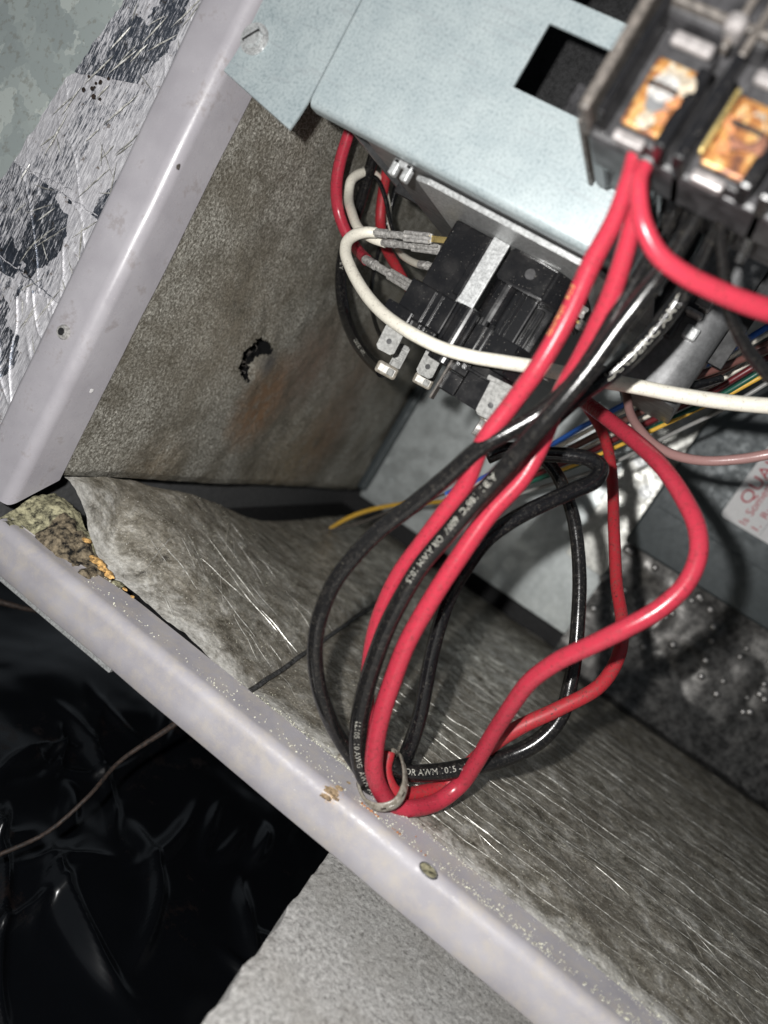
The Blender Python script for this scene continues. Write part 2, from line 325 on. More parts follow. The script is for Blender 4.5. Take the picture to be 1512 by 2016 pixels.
def lerp_radii(pts, path, rad):
    P = [Vector(p) for p in pts]; res = []; i = 0; d = [0]
    acc = [0]
    for a, b in zip(path, path[1:]): acc.append(acc[-1] + (b - a).length)
    ks = []; j = 0
    for p in P:
        best = min(range(j, len(path)), key=lambda q: (path[q] - p).length_squared); ks.append(acc[best]); j = best
    return list(np.interp(acc, ks, rad)), acc
def tube(path, rads, n=16, flat=None, cap=True):
    V = []; F = []; T = []
    for i in range(len(path)):
        a = path[max(0, i - 1)]; b = path[min(len(path) - 1, i + 1)]; T.append((b - a).normalized())
    u = T[0].orthogonal().normalized()
    for i, p in enumerate(path):
        u = (u - T[i] * u.dot(T[i])).normalized(); v = T[i].cross(u)
        if flat is not None: nn = flat(i, p, T[i]); uu = (nn[0] - T[i] * nn[0].dot(T[i])).normalized(); vv = T[i].cross(uu); ru, rv = nn[1], nn[2]
        else: uu, vv, ru, rv = u, v, rads[i], rads[i]
        for k in range(n):
            a = 2 * math.pi * k / n; V.append(p + uu * math.cos(a) * ru + vv * math.sin(a) * rv)
    for i in range(len(path) - 1):
        for k in range(n):
            k2 = (k + 1) % n; F.append((i * n + k, (i + 1) * n + k, (i + 1) * n + k2, i * n + k2))
    if cap: F.append(tuple(range(n - 1, -1, -1)[::-1])); F.append(tuple((len(path) - 1) * n + k for k in range(n)))
    return V, F
def text_mesh(txt, size):
    cu = bpy.data.curves.new('t', 'FONT'); cu.body = txt; cu.size = size; cu.align_x = 'LEFT'; cu.resolution_u = 3
    o = bpy.data.objects.new('t', cu); C.objects.link(o); dg = bpy.context.evaluated_depsgraph_get(); dg.update()
    me = bpy.data.meshes.new_from_object(o.evaluated_get(dg)); V = [v.co.copy() for v in me.vertices]; F = [tuple(p.vertices) for p in me.polygons]
    C.objects.unlink(o); bpy.data.objects.remove(o); bpy.data.meshes.remove(me); return V, F
def wrap_text(path, acc, rads, txt, size, s0, ang=0.0, flip=False, sx=1.0):
    V, F = text_mesh(txt, size); out = []
    for v in V:
        s = s0 + v.x * sx * (-1 if flip else 1); yv = (v.y - size * .35) * (-1 if flip else 1)
        i = int(np.searchsorted(acc, s)) - 1; i = max(0, min(len(path) - 2, i)); L = acc[i + 1] - acc[i]
        f = (s - acc[i]) / L if L else 0; p = path[i].lerp(path[i + 1], f); T = (path[i + 1] - path[i]).normalized(); r = rads[i] * (1 - f) + rads[i + 1] * f
        d = (-p); d = (d - T * d.dot(T)).normalized(); sd = T.cross(d)
        a = ang + yv / r; out.append(p + (d * math.cos(a) - sd * math.sin(a)) * (r + .05))
    return out, F
def px_path(pts):       # (px, py, depth, width px)
    return [at(p[0], p[1], p[2]) for p in pts], [p[3] * p[2] / 3000 for p in pts]
def wire(name, pts, m, label, cat='wire', group=None, txt=None, step=1.0, n=16):
    P, r = px_path(pts); r = [q * (.89 if m.name.find('red_') >= 0 else .97) for q in r]; path = spline(P, step); rads, acc = lerp_radii(P, path, r)
    path = [p + Vector(noise.noise_vector(p * .06)) * .12 for p in path]
    o = ob(name, tube(path, rads, n), m, smooth=True, base=tuple(path[0]), label=label, cat=cat, group=group)
    for t in (txt or []):
        tv = wrap_text(path, acc, rads, t[0], t[1], t[2] * acc[-1], *t[3:])
        ob('printing', tv, M['ink'], o)
    o['_len'] = acc[-1]; del o['_len']
    return o, path, rads
def grid(fn, nu, nv, skip=None):
    V = [fn(i / nu, j / nv) for j in range(nv + 1) for i in range(nu + 1)]; F = []
    for j in range(nv):
        for i in range(nu):
            if skip and skip((i + .5) / nu, (j + .5) / nv): continue
            a = j * (nu + 1) + i; F.append((a, a + 1, a + nu + 2, a + nu + 1))
    return V, F
def fn_noise(x, y, z, s, o=4): return noise.fractal(Vector((x * s, y * s, z * s)), 1.0, 2.0, o)
def sst(a, b, x):
    t = max(0, min(1, (x - a) / (b - a))); return t * t * (3 - 2 * t)
def screw(name, p, r, parent, m, hexh=True, slot=True, n_=Vector((0, -1, 0)), ang=0):
    bm = bmesh.new(); p = Vector(p)
    cyl(bm, p, p + n_ * .7, r, 24, bev=.2); cyl(bm, p + n_ * .6, p + n_ * 2.6, r * .74, 6 if hexh else 20, r1=r * .66, bev=.25)
    o = sharp(ob(name, bm, m, parent)); 
    if slot:
        b2 = bmesh.new(); ex = Vector((math.cos(ang), 0, math.sin(ang))) if abs(n_.y) > .5 else Vector((1, 0, 0)); ez = n_.cross(ex)
        bx(b2, -r * .62, r * .62, -.5, .08, -.35, .35, .05, 1, (p + n_ * 2.6, ex, n_, ez)); ob('slot', b2, M['dark'], o)
    return o

# ================================================================== SETTING
FOLDS = []
for k in range(32):
    pc = onp(2, -226, random.uniform(-20, 620), random.uniform(1330, 2016)); pd = onp(2, -226, 300, 1800) - onp(2, -226, 285, 1500); an = math.atan2(pd.y, pd.x) + random.gauss(0, .45)
    FOLDS.append((pc.x, pc.y, math.cos(an), math.sin(an), random.uniform(14, 45), random.uniform(1.6, 3.6), random.uniform(1.5, 6.5), random.uniform(-.012, .012)))
def ground_fn(u, v):
    x = -380 + 430 * u; y = 110 + 430 * v
    z = -228 + 9 * fn_noise(x, y, 1, .010, 2) + 1.0 * fn_noise(x, y, 3, .04, 2)
    for fx, fy, c_, s_, L, w_, h, cu in FOLDS:
        a = (x - fx) * c_ + (y - fy) * s_; q = -(x - fx) * s_ + (y - fy) * c_ + cu * a * a
        if abs(a) < L and abs(q) < w_ * 3: z += h * (1 - (a / L) ** 2) ** 2 * math.exp(-(q / w_) ** 2)
    return Vector((x, y, z))
ob('ground', grid(ground_fn, 330, 330), M['sheet'], smooth=True, kind='structure', label='black plastic ground sheet in the dark below the cabinet')
gb = bmesh.new(); bx(gb, -3000, 3000, -3000, 3000, -262, -250, 0); ob('soil', gb, M['sheet'], kind='structure')
sb = bmesh.new(); e0 = onp(2, -150, 400, 2016); e1 = onp(2, -150, 640, 1690); dirv = (e1 - e0).normalized()
pa, pb = e0 - dirv * 140, e1 + dirv * 300
V = []; NS = 90
def slab_fn(u, v):
    e = pa.lerp(pb, v) if True else None; jag = .9 * fn_noise(e.x, e.y, 0, .12, 4) * (1 if u < .02 else 0)
    x = e.x + u * 460 + jag * 1.6; return Vector((x, e.y, -150 + .25 * fn_noise(x, e.y, 0, .3) - (1.2 if u < .001 else 0)))
top = grid(slab_fn, 150, 150)
bmt = bmesh.new(); vs = [bmt.verts.new(v) for v in top[0]]
for f in top[1]: bmt.faces.new([vs[i] for i in f])
for e in bmesh.ops.extrude_edge_only(bmt, edges=[e for e in bmt.edges if e.is_boundary])['geom']:
    if isinstance(e, bmesh.types.BMVert): e.co.z -= 60
ob('concrete_paving_slab', bmt, M['concrete'], label='pale grey concrete slab with chipped edge under the bottom rail', cat='slab')
wire('root', [(-40, 1700, 240, 9), (0, 1682, 240, 9), (90, 1640, 246, 9), (170, 1572, 254, 9), (235, 1500, 268, 9), (345, 1425, 280, 13), (420, 1370, 292, 12)], M['twig'], 'long thin brown root crossing the black plastic below the cabinet', 'root')
wire('root', [(-60, 1170, 330, 13), (0, 1185, 330, 13), (60, 1200, 335, 9), (150, 1215, 345, 9), (220, 1250, 350, 10)], M['twig'], 'short brown stem in the dark just under the left rail corner', 'root')

# ================================================================== CABINET
cab = thing('equipment_cabinet', CABBASE, 'open sheet metal equipment cabinet with lilac grey frame rails and dirty lining', 'cabinet')
def profile_sweep(prof, ax, vals, shear=None):
    V = []; F = []; n = len(prof); o = [i for i in range(3) if i != ax]
    for v in vals:
        for k, p in enumerate(prof):
            c = [0, 0, 0]; c[o[0]], c[o[1]] = p; c[ax] = v; c = Vector(c)
            V.append(shear(c, k) if shear else c)
    for i in range(len(vals) - 1):
        for k in range(n - 1): a = i * n + k; F.append((a, a + 1, a + n + 1, a + n))
    return V, F
def arc(c, r, a0, a1, n=8): return [(c[0] + r * math.cos(math.radians(a0 + (a1 - a0) * i / n)), c[1] + r * math.sin(math.radians(a0 + (a1 - a0) * i / n))) for i in range(n + 1)]
# corner post: profile in x,y; outer return, front face, soft bend, inner flange
pr = [(-181.5, 216)] + arc((-179.5, 200.6), 2, 180, 270, 5) + [(-175, 198.3), (-170.5, 198.6)] + arc((-168.2, 202.8), 4.2, 270, 360, 10) + [(-163.8, 209), (-163.6, 216.0), (-165.0, 216.0), (-165.4, 209)] + arc((-168.2, 202.8), 2.6, 0, -90, 6) + [(-178, 200.4)]
zz = list(np.concatenate([np.linspace(-111.5, -60, 20), np.linspace(-59, 240, 70)]))
def post_sh(c, k):
    if c.z < -60:
        lo = -111.5 + (max(0, c.y - 200) * .68 if c.x > -172 else 0); f = (c.z + 111.5) / 51.5; c.z = lo + (-60 - lo) * f
    c.x += .25 * fn_noise(c.x * 3, c.y, c.z, .03, 2) ; c.y += .22 * fn_noise(c.x, c.y + 9, c.z, .05, 2); return c
V, F = profile_sweep(pr, 2, zz, post_sh); n = len(pr)
F += [(i * n + n - 1, i * n, (i + 1) * n, (i + 1) * n + n - 1) for i in range(len(zz) - 1)] + [tuple(range(n))]
post = sharp(ob('corner_post', (V, F), M['paint'], cab), 50)
def ragged(name, p, nx, r, parent, m, k=6, d=.15, squash=1):
    """thin uneven chip lying on a surface"""
    n_ = Vector(nx); u = n_.orthogonal().normalized(); v = n_.cross(u); c = Vector(p) + n_ * d; vv = [c]; nn = 28
    for i in range(nn):
        a = 2 * math.pi * i / nn; rr = r * (1 + .45 * noise.noise(Vector((math.cos(a) * 1.7 + p[0], math.sin(a) * 1.7 + p[2], k)))) + r * .12 * random.random()
        vv.append(c - n_ * .05 + u * math.cos(a) * rr + v * math.sin(a) * rr * squash)
    return ob(name, (vv, [(0, i + 1, (i + 1) % nn + 1) for i in range(nn)]), m, parent)
# punched hole with torn burr in the post, and a white chip
p = onp(1, 198.6, 126, 654); b = bmesh.new()
cyl(b, p + Vector((0, -1.3, 0)), p + Vector((0, .6, 0)), 1.9, 18, r1=2.9, bev=.25); hole = sharp(ob('burr_ring', b, M['tin'], post))
b = bmesh.new(); cyl(b, p + Vector((0, -1.36, 0)), p + Vector((0, -1.2, 0)), 1.25, 14); ob('hole', b, M['dark'], post)
ragged('scrape', p + Vector((-.8, .3, -2.8)), (0, -1, 0), 1.9, post, M['dsteel'], 3, .25); ragged('scrape', p + Vector((2, .3, -.5)), (0, -1, 0), 2.0, post, M['tin'], 8, .22)
ragged('paint_chip', onp(0, -163.6, 178, 768) + Vector((.3, 0, 0)), (1, 0, 0), .8, post, M['sticker'], 2, .2)
ragged('stain', onp(0, -163.8, 350, 328) + Vector((.1, 0, 0)), (1, 0, 0), .8, post, M['tan'], 5, .1)
# bottom rail: profile in y,z
pr = [(214.2, -117.2)] + [(209, -117.6), (205, -117.6)] + arc((202.6, -121.6), 4.0, 90, 180, 10) + [(198.6, -127), (198.7, -132.6), (199.6, -133.4), (201.2, -133.0), (201.2, -122)] + [(204, -119.2), (214.2, -118.6)]
xs = list(np.linspace(-166, 420, 200))
def rail_sh(c, k):
    if c.y > 204:
        cut = 205.0 + 9.2 * sst(-163, -112, c.x); c.y = min(c.y, cut)
    if c.y < 203 and c.x > 0: pass
    c.z += .3 * fn_noise(c.x, c.y, 3, .02, 2); c.y += .25 * fn_noise(c.x, 3, c.z, .03, 2); return c
V, F = profile_sweep(pr, 0, xs, rail_sh); n = len(pr)
F += [(i * n + n - 1, i * n, (i + 1) * n, (i + 1) * n + n - 1) for i in range(len(xs) - 1)] + [tuple(range(n))]
rail = sharp(ob('bottom_rail', (V, F), M['paintd'], cab), 50)
for k, (px, py, r) in enumerate(((652, 1558, 2.3), (640, 1568, 1.6), (668, 1552, 1.5), (686, 1541, .8), (660, 1572, 1.0))): ragged('stain', onp(2, -117.45, px, py), (0, 0, 1), r, rail, M['stain'], k + 20, .08, .75)
p = onp(2, -117.5, 843, 1714); b = bmesh.new(); cyl(b, p + Vector((0, 0, .05)), p + Vector((0, 0, .14)), 2.55, 24)
ob('screw_hole', b, M['wool'], rail)
b = bmesh.new(); t_ = bmesh.new(); 
V, F = tube([p + Vector((2.75 * math.cos(a), 2.75 * math.sin(a), .1)) for a in np.linspace(0, 2 * math.pi, 30)], [.22] * 30, 6); ob('hole_rim', (V, F), M['dsteel'], rail, True)
b = bmesh.new(); bx(b, -185, -104, 201.5, 203.5, -136.4, -133.8, .4); ob('lower_skin_edge', b, M['steel'], cab)
# outer skin, floor pan, base runners
b = bmesh.new(); bx(b, -184.5, -182.5, 216, 640, -138, 240, .3); ob('side_skin', b, M['dsteel'], cab)
b = bmesh.new(); bx(b, -182, 420, 206, 640, -134, -129, .3); ob('floor_pan', b, M['dark'], cab)
for q_ in (245, 560): b = bmesh.new(); bx(b, 5, 420, q_, q_ + 18, -150, -134.2, .5); ob('base_runner', b, M['dsteel'], cab)
# glass wool torn open at the lower left corner
def wool_fn(u, v):
    x = -168 + 44 * u; y = 201 + 22 * v; z = -119.2 + 10.5 * sst(1.0, .1, u) * sst(0, .75, v) + 2.2 * fn_noise(x, y, 2, .14, 5) * (1 - .5 * u)
    return Vector((x, y, z))
ob('glass_wool', grid(wool_fn, 90, 40), M['wool'], cab, True)
def wool2(u, v):
    x = -160 + 36 * u; y = 203 + 18 * v; w_ = wool_fn((x + 168) / 44, (y - 201) / 22); e = sst(0, .25, u) * sst(1, .8, u) * sst(0, .2, v) * sst(1, .75, v)
    return w_ + Vector((0, 0, -1.2 + 2.6 * e + 1.3 * fn_noise(x, y, 5, .35, 5) * e))
ob('dirty_wool_patch', grid(wool2, 60, 50), M['wooldark'], cab, True)
# side liner with a torn hole
hc = onp(0, -163, 497, 705)
def lin_z0(y): return -100.3 - 5 * sst(215, 512, y)
def crescent(y, z):
    dy, dz = y - hc.y, z - hc.z; a = math.atan2(dz, dy); r = math.hypot(dy / 1.25, dz)
    ro = 9.6 + 1.5 * noise.noise(Vector((math.cos(a) * 3, math.sin(a) * 3, 1))) + 1.1 * noise.noise(Vector((y * 1.1, z * 1.1, 4)))
    return r, a, ro
def flap(y, z): return math.hypot((y - hc.y - 12.0) / 1.2, z - hc.z + 3.6) / (9.6 + 1.3 * noise.noise(Vector((y * .5, z * .5, 9))))
def liner_fn(u, v):
    y = 215.7 + 297.3 * u; z = lin_z0(y) + (345) * v
    x = -163 + 2.2 * fn_noise(0, y, z, .012, 2) + .45 * fn_noise(0, y, z, .12, 3) + 3.5 * sst(420, 513, y) * (fn_noise(1, y, z, .02, 2) + .3)
    r, a, ro = crescent(y, z); x += 2.2 * math.exp(-(r / 26) ** 2)
    if r < ro: x -= 5.0 * sst(ro, ro - 5, r) * sst(9, -6, y - hc.y)
    if v < .012: x -= 2.5 * (1 - v / .012)
    x = min(x, -164.4 + 4.5 * sst(216, 300, y))
    return Vector((x, y, z))
def lskip(u, v):
    y = 215.7 + 297.3 * u; z = lin_z0(y) + 345 * v; r, a, ro = crescent(y, z)
    return r < ro and flap(y, z) > 1 and y - hc.y < 8
ob('side_liner', grid(liner_fn, 420, 480, lskip), M['liner'], cab, True)
b = bmesh.new(); bx(b, -178, -172, 214, 515, -98, 238, .3); ob('hole_shade_backing', b, M['dark'], cab)  # dark backing standing in for the shade inside the torn hole
for k in range(9):      # loose threads round the tear
    a = random.uniform(2.2, 4.0); s = Vector((-161.6, hc.y + 8.5 * math.cos(a), hc.z + 8.5 * math.sin(a))); e = s + Vector((random.uniform(-2, 1.5), random.uniform(1, 4), random.uniform(-3, 2)))
    V, F = tube(spline([s, (s + e) / 2 + Vector((.8, random.uniform(-1, 1), .5)), e], .5), [.12] * 99, 5); ob('loose_thread', (V, F), M['tan'], cab, True)
# foil faced floor blanket
def hf(x, y):
    s = sst(-72, -150, x); g = 1 - sst(262, 372, y + (x + 150) * .35)
    fr_ = max(sst(211, 246, y), sst(-128, -160, x)); z = -118.5 + 16.5 * s * g * fr_ + 2.0 * sst(-128, -160, x) * g + 2.5 * sst(-72, -85, x) * (1 - sst(330, 420, y))
    z += .9 * fn_noise(x, y, 0, .03, 3) + .35 * fn_noise(x, y, 4, .11, 3) + 1.2 * sst(60, 200, x) * fn_noise(x, y, 8, .02, 2)
    z -= 9 * sst(-150, -163, x) * sst(235, 300, y); z -= 1.5 * math.exp(-((x - seamx(y)) / 3.5) ** 2)
    return z
def seamx(y): return -65 - 10 * (y - 215) / 133
def floor_fn(u, v):
    x = -161.5 + 560 * u ** 1.15; y = 214.6 + 298 * v; 
    y -= (1 - sst(0, .05, v)) * (10.0 - 9.2 * sst(-163, -112, x)) * sst(-134, -126, x)
    if v == 0: y += .8 * fn_noise(x, 0, 0, .2, 3)
    return Vector((x, y, hf(x, y)))
ob('foil_floor_blanket', grid(floor_fn, 420, 260), M['floor'], cab, True)
def ridge(pts, w_, h):
    V = []; F = []
    for i, p in enumerate(pts):
        T = (pts[min(len(pts) - 1, i + 1)] - pts[max(0, i - 1)]).normalized(); sd = T.cross(Vector((0, 0, 1))).normalized(); f = math.sin(math.pi * (i + .3) / (len(pts) - .4)) ** .5
        V += [p - sd * w_ * f, p + Vector((0, 0, h * f)), p + sd * w_ * f]
    for i in range(len(pts) - 1): F += [(i * 3, i * 3 + 1, i * 3 + 4, i * 3 + 3), (i * 3 + 1, i * 3 + 2, i * 3 + 5, i * 3 + 4)]
    return V, F
V_, F_ = [], []
def addr(vf):
    o = len(V_); V_.extend(vf[0]); F_.extend([tuple(i + o for i in f) for f in vf[1]])
yk = 217.5
while yk < 420:
    x = random.uniform(-60, -30); slope = random.uniform(.03, .075)
    while x < 260:
        L = random.uniform(60, 180); pts = []; ph = random.uniform(0, 50)
        for q_ in np.arange(0, L, 1.5):
            xx = x + q_; yy = yk + (xx + 40) * slope + .8 * fn_noise(xx, yk, 1, .05, 3)
            if yy > 216: pts.append(Vector((xx, yy, hf(xx, yy) - .05 + .05 * noise.noise(Vector((xx * .12, ph, 0))))))
        if len(pts) > 4: addr(ridge(pts, random.uniform(.08, .16), random.uniform(.12, .22)))
        if random.random() < .45 and len(pts) > 24:
            i0 = random.randrange(0, len(pts) - 16); addr(ridge(pts[i0:i0 + random.randrange(6, 16)], .26, .42))
        x += L + random.choice([1, 2, 4])
    yk += random.uniform(6, 11)
for k in range(120):      # cross creases and scratches
    x = random.uniform(-60, 220); y = random.uniform(220, 380); a = random.uniform(-1.3, 1.3) + random.choice([0, 1.2]); L = random.uniform(5, 26); pts = []
    for s in np.arange(0, L, 1.0):
        xx = x + s * math.cos(a); yy = y + s * math.sin(a) + .6 * fn_noise(s, k, 1, .1, 2)
        if yy > 216: pts.append(Vector((xx, yy, hf(xx, yy) - .03)))
    if len(pts) > 4: addr(ridge(pts, random.uniform(.05, .11), random.uniform(.08, .18)))
for k in range(34):      # curved creases of the lifted left flap
    x0 = random.uniform(-140, -78); y0 = random.uniform(220, 300); L = random.uniform(10, 34); cu = random.uniform(-.012, .012); a = random.uniform(-.5, .1) if k % 3 else random.uniform(-1.4, 1.4); pts = []
    xx, yy = x0, y0
    for s in np.arange(0, L, 1.0):
        xx += math.cos(a); yy += math.sin(a); a += cu
        if yy > 216 and xx < -70: pts.append(Vector((xx, yy, hf(xx, yy) - .03)))
    if len(pts) > 4: addr(ridge(pts, random.uniform(.08, .2), random.uniform(.1, .35)))
ob('foil_creases', (V_, F_), M['crease'], cab, kind='stuff')
# rubber strip over the foil joint
sp = [Vector((seamx(y), y, hf(seamx(y), y) + 1.1)) for y in np.arange(214, 372, 3)]
V, F = tube(sp, None, 8, flat=lambda i, p, T: (Vector((0, 0, 1)), .5, .95)); ob('joint_strip', (V, F), M['rubber'], cab, True)
# broken ochre crust along the torn foil edge
for k, (px, py, r) in enumerate(((170, 1065, 1.2), (195, 1108, 2.0), (205, 1120, 1.6), (215, 1132, 1.5), (184, 1098, 1.0), (262, 1175, .8), (246, 1160, .7))):
    p = onp(2, -112 - k * .6 if k < 5 else -117, px, py); b = bmesh.new(); bmesh.ops.create_icosphere(b, subdivisions=3, radius=r)
    for v in b.verts: v.co = p + Vector((v.co.x * 1.3, v.co.y, v.co.z * .5)) * (1 + .7 * fn_noise(*(v.co + p), .5, 4))
    ob('crust', b, M['ochre'], cab, True)
# back panel, its left lip, bright flange with screws, second compartment panel
b = bmesh.new(); bx(b, -158, 12.5, 510, 512, -106, 238, .3); back = ob('back_panel', b, M['pale'], cab)
b = bmesh.new(); bx(b, -161, -154.5, 502, 509.5, -101, 60, 1.6, 3); ob('panel_lip', b, M['bgrey'], cab)
b = bmesh.new(); prism(b, [(-154, -101), (-20, -104), (-20, -28), (-60, -15), (-154, -5)], 1, 508.4, 509.6, .4); ob('lower_back_sheet', b, M['pale'], cab)
screw('screw', onp(1, 508.3, 882, 795), 2.6, cab, M['pale'], False, False); screw('screw', onp(1, 508.3, 766, 945), 2.2, cab, M['pale'], False, False)
b = bmesh.new(); bx(b, -16, 11.5, 503, 505, -60, 238, .4); ob('panel_flange', b, M['cream'], cab)
for q in ((1272, 968), (1262, 905), (1352, 842)): screw('screw', onp(1, 503, *q), 4.6, cab, M['steel'], True, False)
def pocket(name, pts, m, t=.8): 
    b = bmesh.new(); prism(b, pts, 1, 502.2 - t, 502.9, .3); return ob(name, b, m, cab)
b = bmesh.new(); bx(b, 9.6, 330, 480, 500, -31.5, 238, 1.6, 3); bx(b, 14, 330, 479.6, 481, -4.1, -3.5, .25); blower = sharp(ob('inner_panel', b, M['bgrey'], cab), 40)
b = bmesh.new(); bx(b, 330, 334, 216, 640, -134, 238, .3); ob('right_wall', b, M['dark'], cab)
b = bmesh.new(); bx(b, -184, 334, 560, 564, -134, 240, .3); ob('rear_wall', b, M['dark'], cab)
def crum(u, v):
    x = 12 + 300 * u; z = -30 - 87.5 * min(1, v * 1.25) ** .9; k = sst(0, .12, v) * sst(1, .8, v)
    y = 507 - 12 * v - 42 * max(0, v - .35) ** 1.6 + k * (5 * fn_noise(x, z, 3, .025, 1) - 2.2 * abs(fn_noise(x, z * .8, 9, .06, 1)))
    return Vector((x, y, z + k * 1.5 * fn_noise(x, z, 5, .05, 1)))
cf = ob('crumpled_foil', grid(crum, 230, 70), M['darkfoil'], cab, True)
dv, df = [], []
for k in range(48):  # shiny domes added so the flash leaves glints on the dark foil
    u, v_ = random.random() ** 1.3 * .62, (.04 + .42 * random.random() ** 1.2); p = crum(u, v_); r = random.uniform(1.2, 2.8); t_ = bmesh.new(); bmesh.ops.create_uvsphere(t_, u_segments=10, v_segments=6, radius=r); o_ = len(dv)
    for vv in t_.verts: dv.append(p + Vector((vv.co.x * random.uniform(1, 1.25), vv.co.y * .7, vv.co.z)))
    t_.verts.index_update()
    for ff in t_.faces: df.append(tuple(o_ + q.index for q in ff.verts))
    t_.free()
ob('foil_glint_dimples', (dv, df), M['mirrorfoil'], cab, True, kind='stuff')

# ================================================================== DUCT AND TAPE beside the cabinet
duct = thing('supply_duct', (-300, 216, -95), 'spangled galvanised duct beside the left frame rail', 'duct')
b = bmesh.new(); bx(b, -520, -184.8, 213, 420, -92, 245, 1.2); ob('sheet_wall', b, M['spangle'], duct)
def tape(name, quad, label, seed, lift, nu=170, nv=230, amp=1.0, mk='tape'):
    q = [onp(1, 212.0, *p) for p in quad]      # outer-bottom, inner-bottom, inner-top, outer-top
    def f(u, v):
        e = 1.4 * noise.noise(Vector((v * 9, seed, 0))) * (1 if u == 0 else 0); e2 = .9 * noise.noise(Vector((u * 9, seed, 5))) * (1 if v in (0, 1) else 0)
        p = q[0].lerp(q[1], u).lerp(q[3].lerp(q[2], u), v); x, z = p.x + e, p.z + e2
        n1 = 1 - abs(fn_noise(x + z * .8, z * .35, seed, .055, 3)) * 3.0; n2 = abs(fn_noise(x, z, seed + 3, .25, 3))
        return Vector((x, 212.4 - lift - amp * (.7 * max(0, n1) ** 6 * .45 + .06 * n2 + .9 * fn_noise(x, z, seed, .02, 2)), z))
    return sharp(ob(name, grid(f, nu, nv), M[mk], label=label, cat='tape', group='foil tape strips on the duct'), 25)
tape('foil_tape', [(-20, 395), (200, 500), (400, 60), (130, 150)], 'bright scuffed foil tape strip with brown specks, middle of the duct joint', 4, .4, mk='tapeb')
tape('foil_tape', [(148, 142), (400, 190), (560, -60), (290, -60)], 'foil tape strip at the top edge, mottled dark and bright', 11, .9)
tape('foil_tape', [(-190, 640), (108, 690), (205, 440), (30, 318)], 'dark mirror-like foil tape below the sharp pinched crease', 21, 1.0, amp=1.3, mk='taped')
tape('foil_tape', [(-230, 880), (5, 905), (118, 600), (-60, 500)], 'crumpled foil tape at the left edge beside the punched hole', 31, 1.6, amp=2.0)
for k, (a_, b_, w_) in enumerate((((30, 318), (192, 425), 1.0), ((36, 322), (140, 372), .6), ((-30, 480), (115, 595), .9))):
    P0 = onp(1, 209.5, *a_); P1 = onp(1, 209.5, *b_); pts = [P0.lerp(P1, i / 40) + Vector((.7 * noise.noise(Vector((i * .3, k, 0))), -.5 * noise.noise(Vector((i * .4, k, 3))), .7 * noise.noise(Vector((i * .3, k, 7))))) for i in range(41)]
    V, F = tube(pts, [w_ * (.35 + .4 * abs(noise.noise(Vector((i * .5, k, 9))))) * .5 for i in range(41)], 5)
    ob('tape_crease', (V, F), M['tape'], duct)
wv, wf = [], []
for k in range(120):
    cxp, cyp = random.uniform(0, 380), random.uniform(0, 720); lim = 233 - cyp * .66
    if cxp < lim + 8 or cxp > 385 - cyp * .47: continue
    an = random.choice([random.gauss(1.12, .18), random.uniform(-1.5, 1.5)]); L = random.uniform(3, 16); p0 = onp(1, 210.4, cxp, cyp); pts = []
    for i in range(int(L / .8) + 3):
        a_ = an + .25 * noise.noise(Vector((i * .3, k, 0))); p0 = p0 + Vector((math.cos(a_) * .8, 0, math.sin(a_) * .8)); pts.append(p0.copy())
    o_ = len(wv); w_ = random.uniform(.1, .3)
    for i, p in enumerate(pts):
        f_ = math.sin(math.pi * (i + .4) / (len(pts))) ; sd = Vector((-math.sin(an), 0, math.cos(an))) * w_ * max(.1, f_); wv += [p - sd, p + Vector((0, -.35 * f_, 0)), p + sd]
    for i in range(len(pts) - 1): wf += [(o_ + i * 3, o_ + i * 3 + 3, o_ + i * 3 + 4, o_ + i * 3 + 1), (o_ + i * 3 + 1, o_ + i * 3 + 4, o_ + i * 3 + 5, o_ + i * 3 + 2)]
ob('tape_wrinkles', (wv, wf), M['crease'], duct, kind='stuff')
for k in range(9):
    p = onp(1, 210.3, random.gauss(190, 14), random.gauss(168, 14)); ragged('dirt_fleck', p, (0, -1, 0), random.uniform(.3, 1.0), duct, M['twig'], k, .35)

# ================================================================== CONTROL BOX
cb = thing('control_box', (-80, 196, 40), 'pale blue zinc control box face with square cut-out', 'control box')
YF = 196.0
def plate(polys, y0, y1, bev=.25):
    b = bmesh.new()
    for p in polys: prism(b, p, 1, y0, y1, bev)
    return b
# front plate built round the cut-out
F_out = [(-131, 42.3), (-20, 42.3), (-20, 68.6), (-81, 68.6), (-81, 85.4), (-59.5, 85.4), (-58.8, 91.8), (-131, 91.8 + 20)]
b = bmesh.new()
def plate_grid():
    # one sheet with real cut-out: strips butted in one bmesh, seams welded
    xs_ = [-131, -112, -81, -58, -22]; zs_ = [44.5, 68.6, 85.4, 92, 200]
    keep = lambda i, j: not (i == 2 and j == 1) and not (i >= 2 and j == 3) and not (i == 3 and j >= 1)
    t = bmesh.new(); g = {}
    for i, x in enumerate(xs_):
        for j, z in enumerate(zs_): g[i, j] = t.verts.new((x, YF, z))
    for i in range(4):
        for j in range(4):
            if keep(i, j): t.faces.new([g[i, j], g[i + 1, j], g[i + 1, j + 1], g[i, j + 1]])
    # rolled lower edge
    prev = [g[i, 0] for i in range(5)]
    for a in np.linspace(15, 90, 6):
        r = 2.3; cur = [t.verts.new((x, YF + r - r * math.cos(math.radians(a)), 44.5 - r * math.sin(math.radians(a)))) for x in xs_]
        for i in range(4): t.faces.new([prev[i], cur[i], cur[i + 1], prev[i + 1]][::-1])
        prev = cur
    cur = [t.verts.new((x, 201.5, 42.2)) for x in xs_]
    for i in range(4): t.faces.new([prev[i], cur[i], cur[i + 1], prev[i + 1]][::-1])
    bmesh.ops.delete(t, geom=[v for v in t.verts if not v.link_faces], context='VERTS')
    bmesh.ops.recalc_face_normals(t, faces=t.faces)
    bmesh.ops.solidify(t, geom=t.faces[:], thickness=-1.0); return t
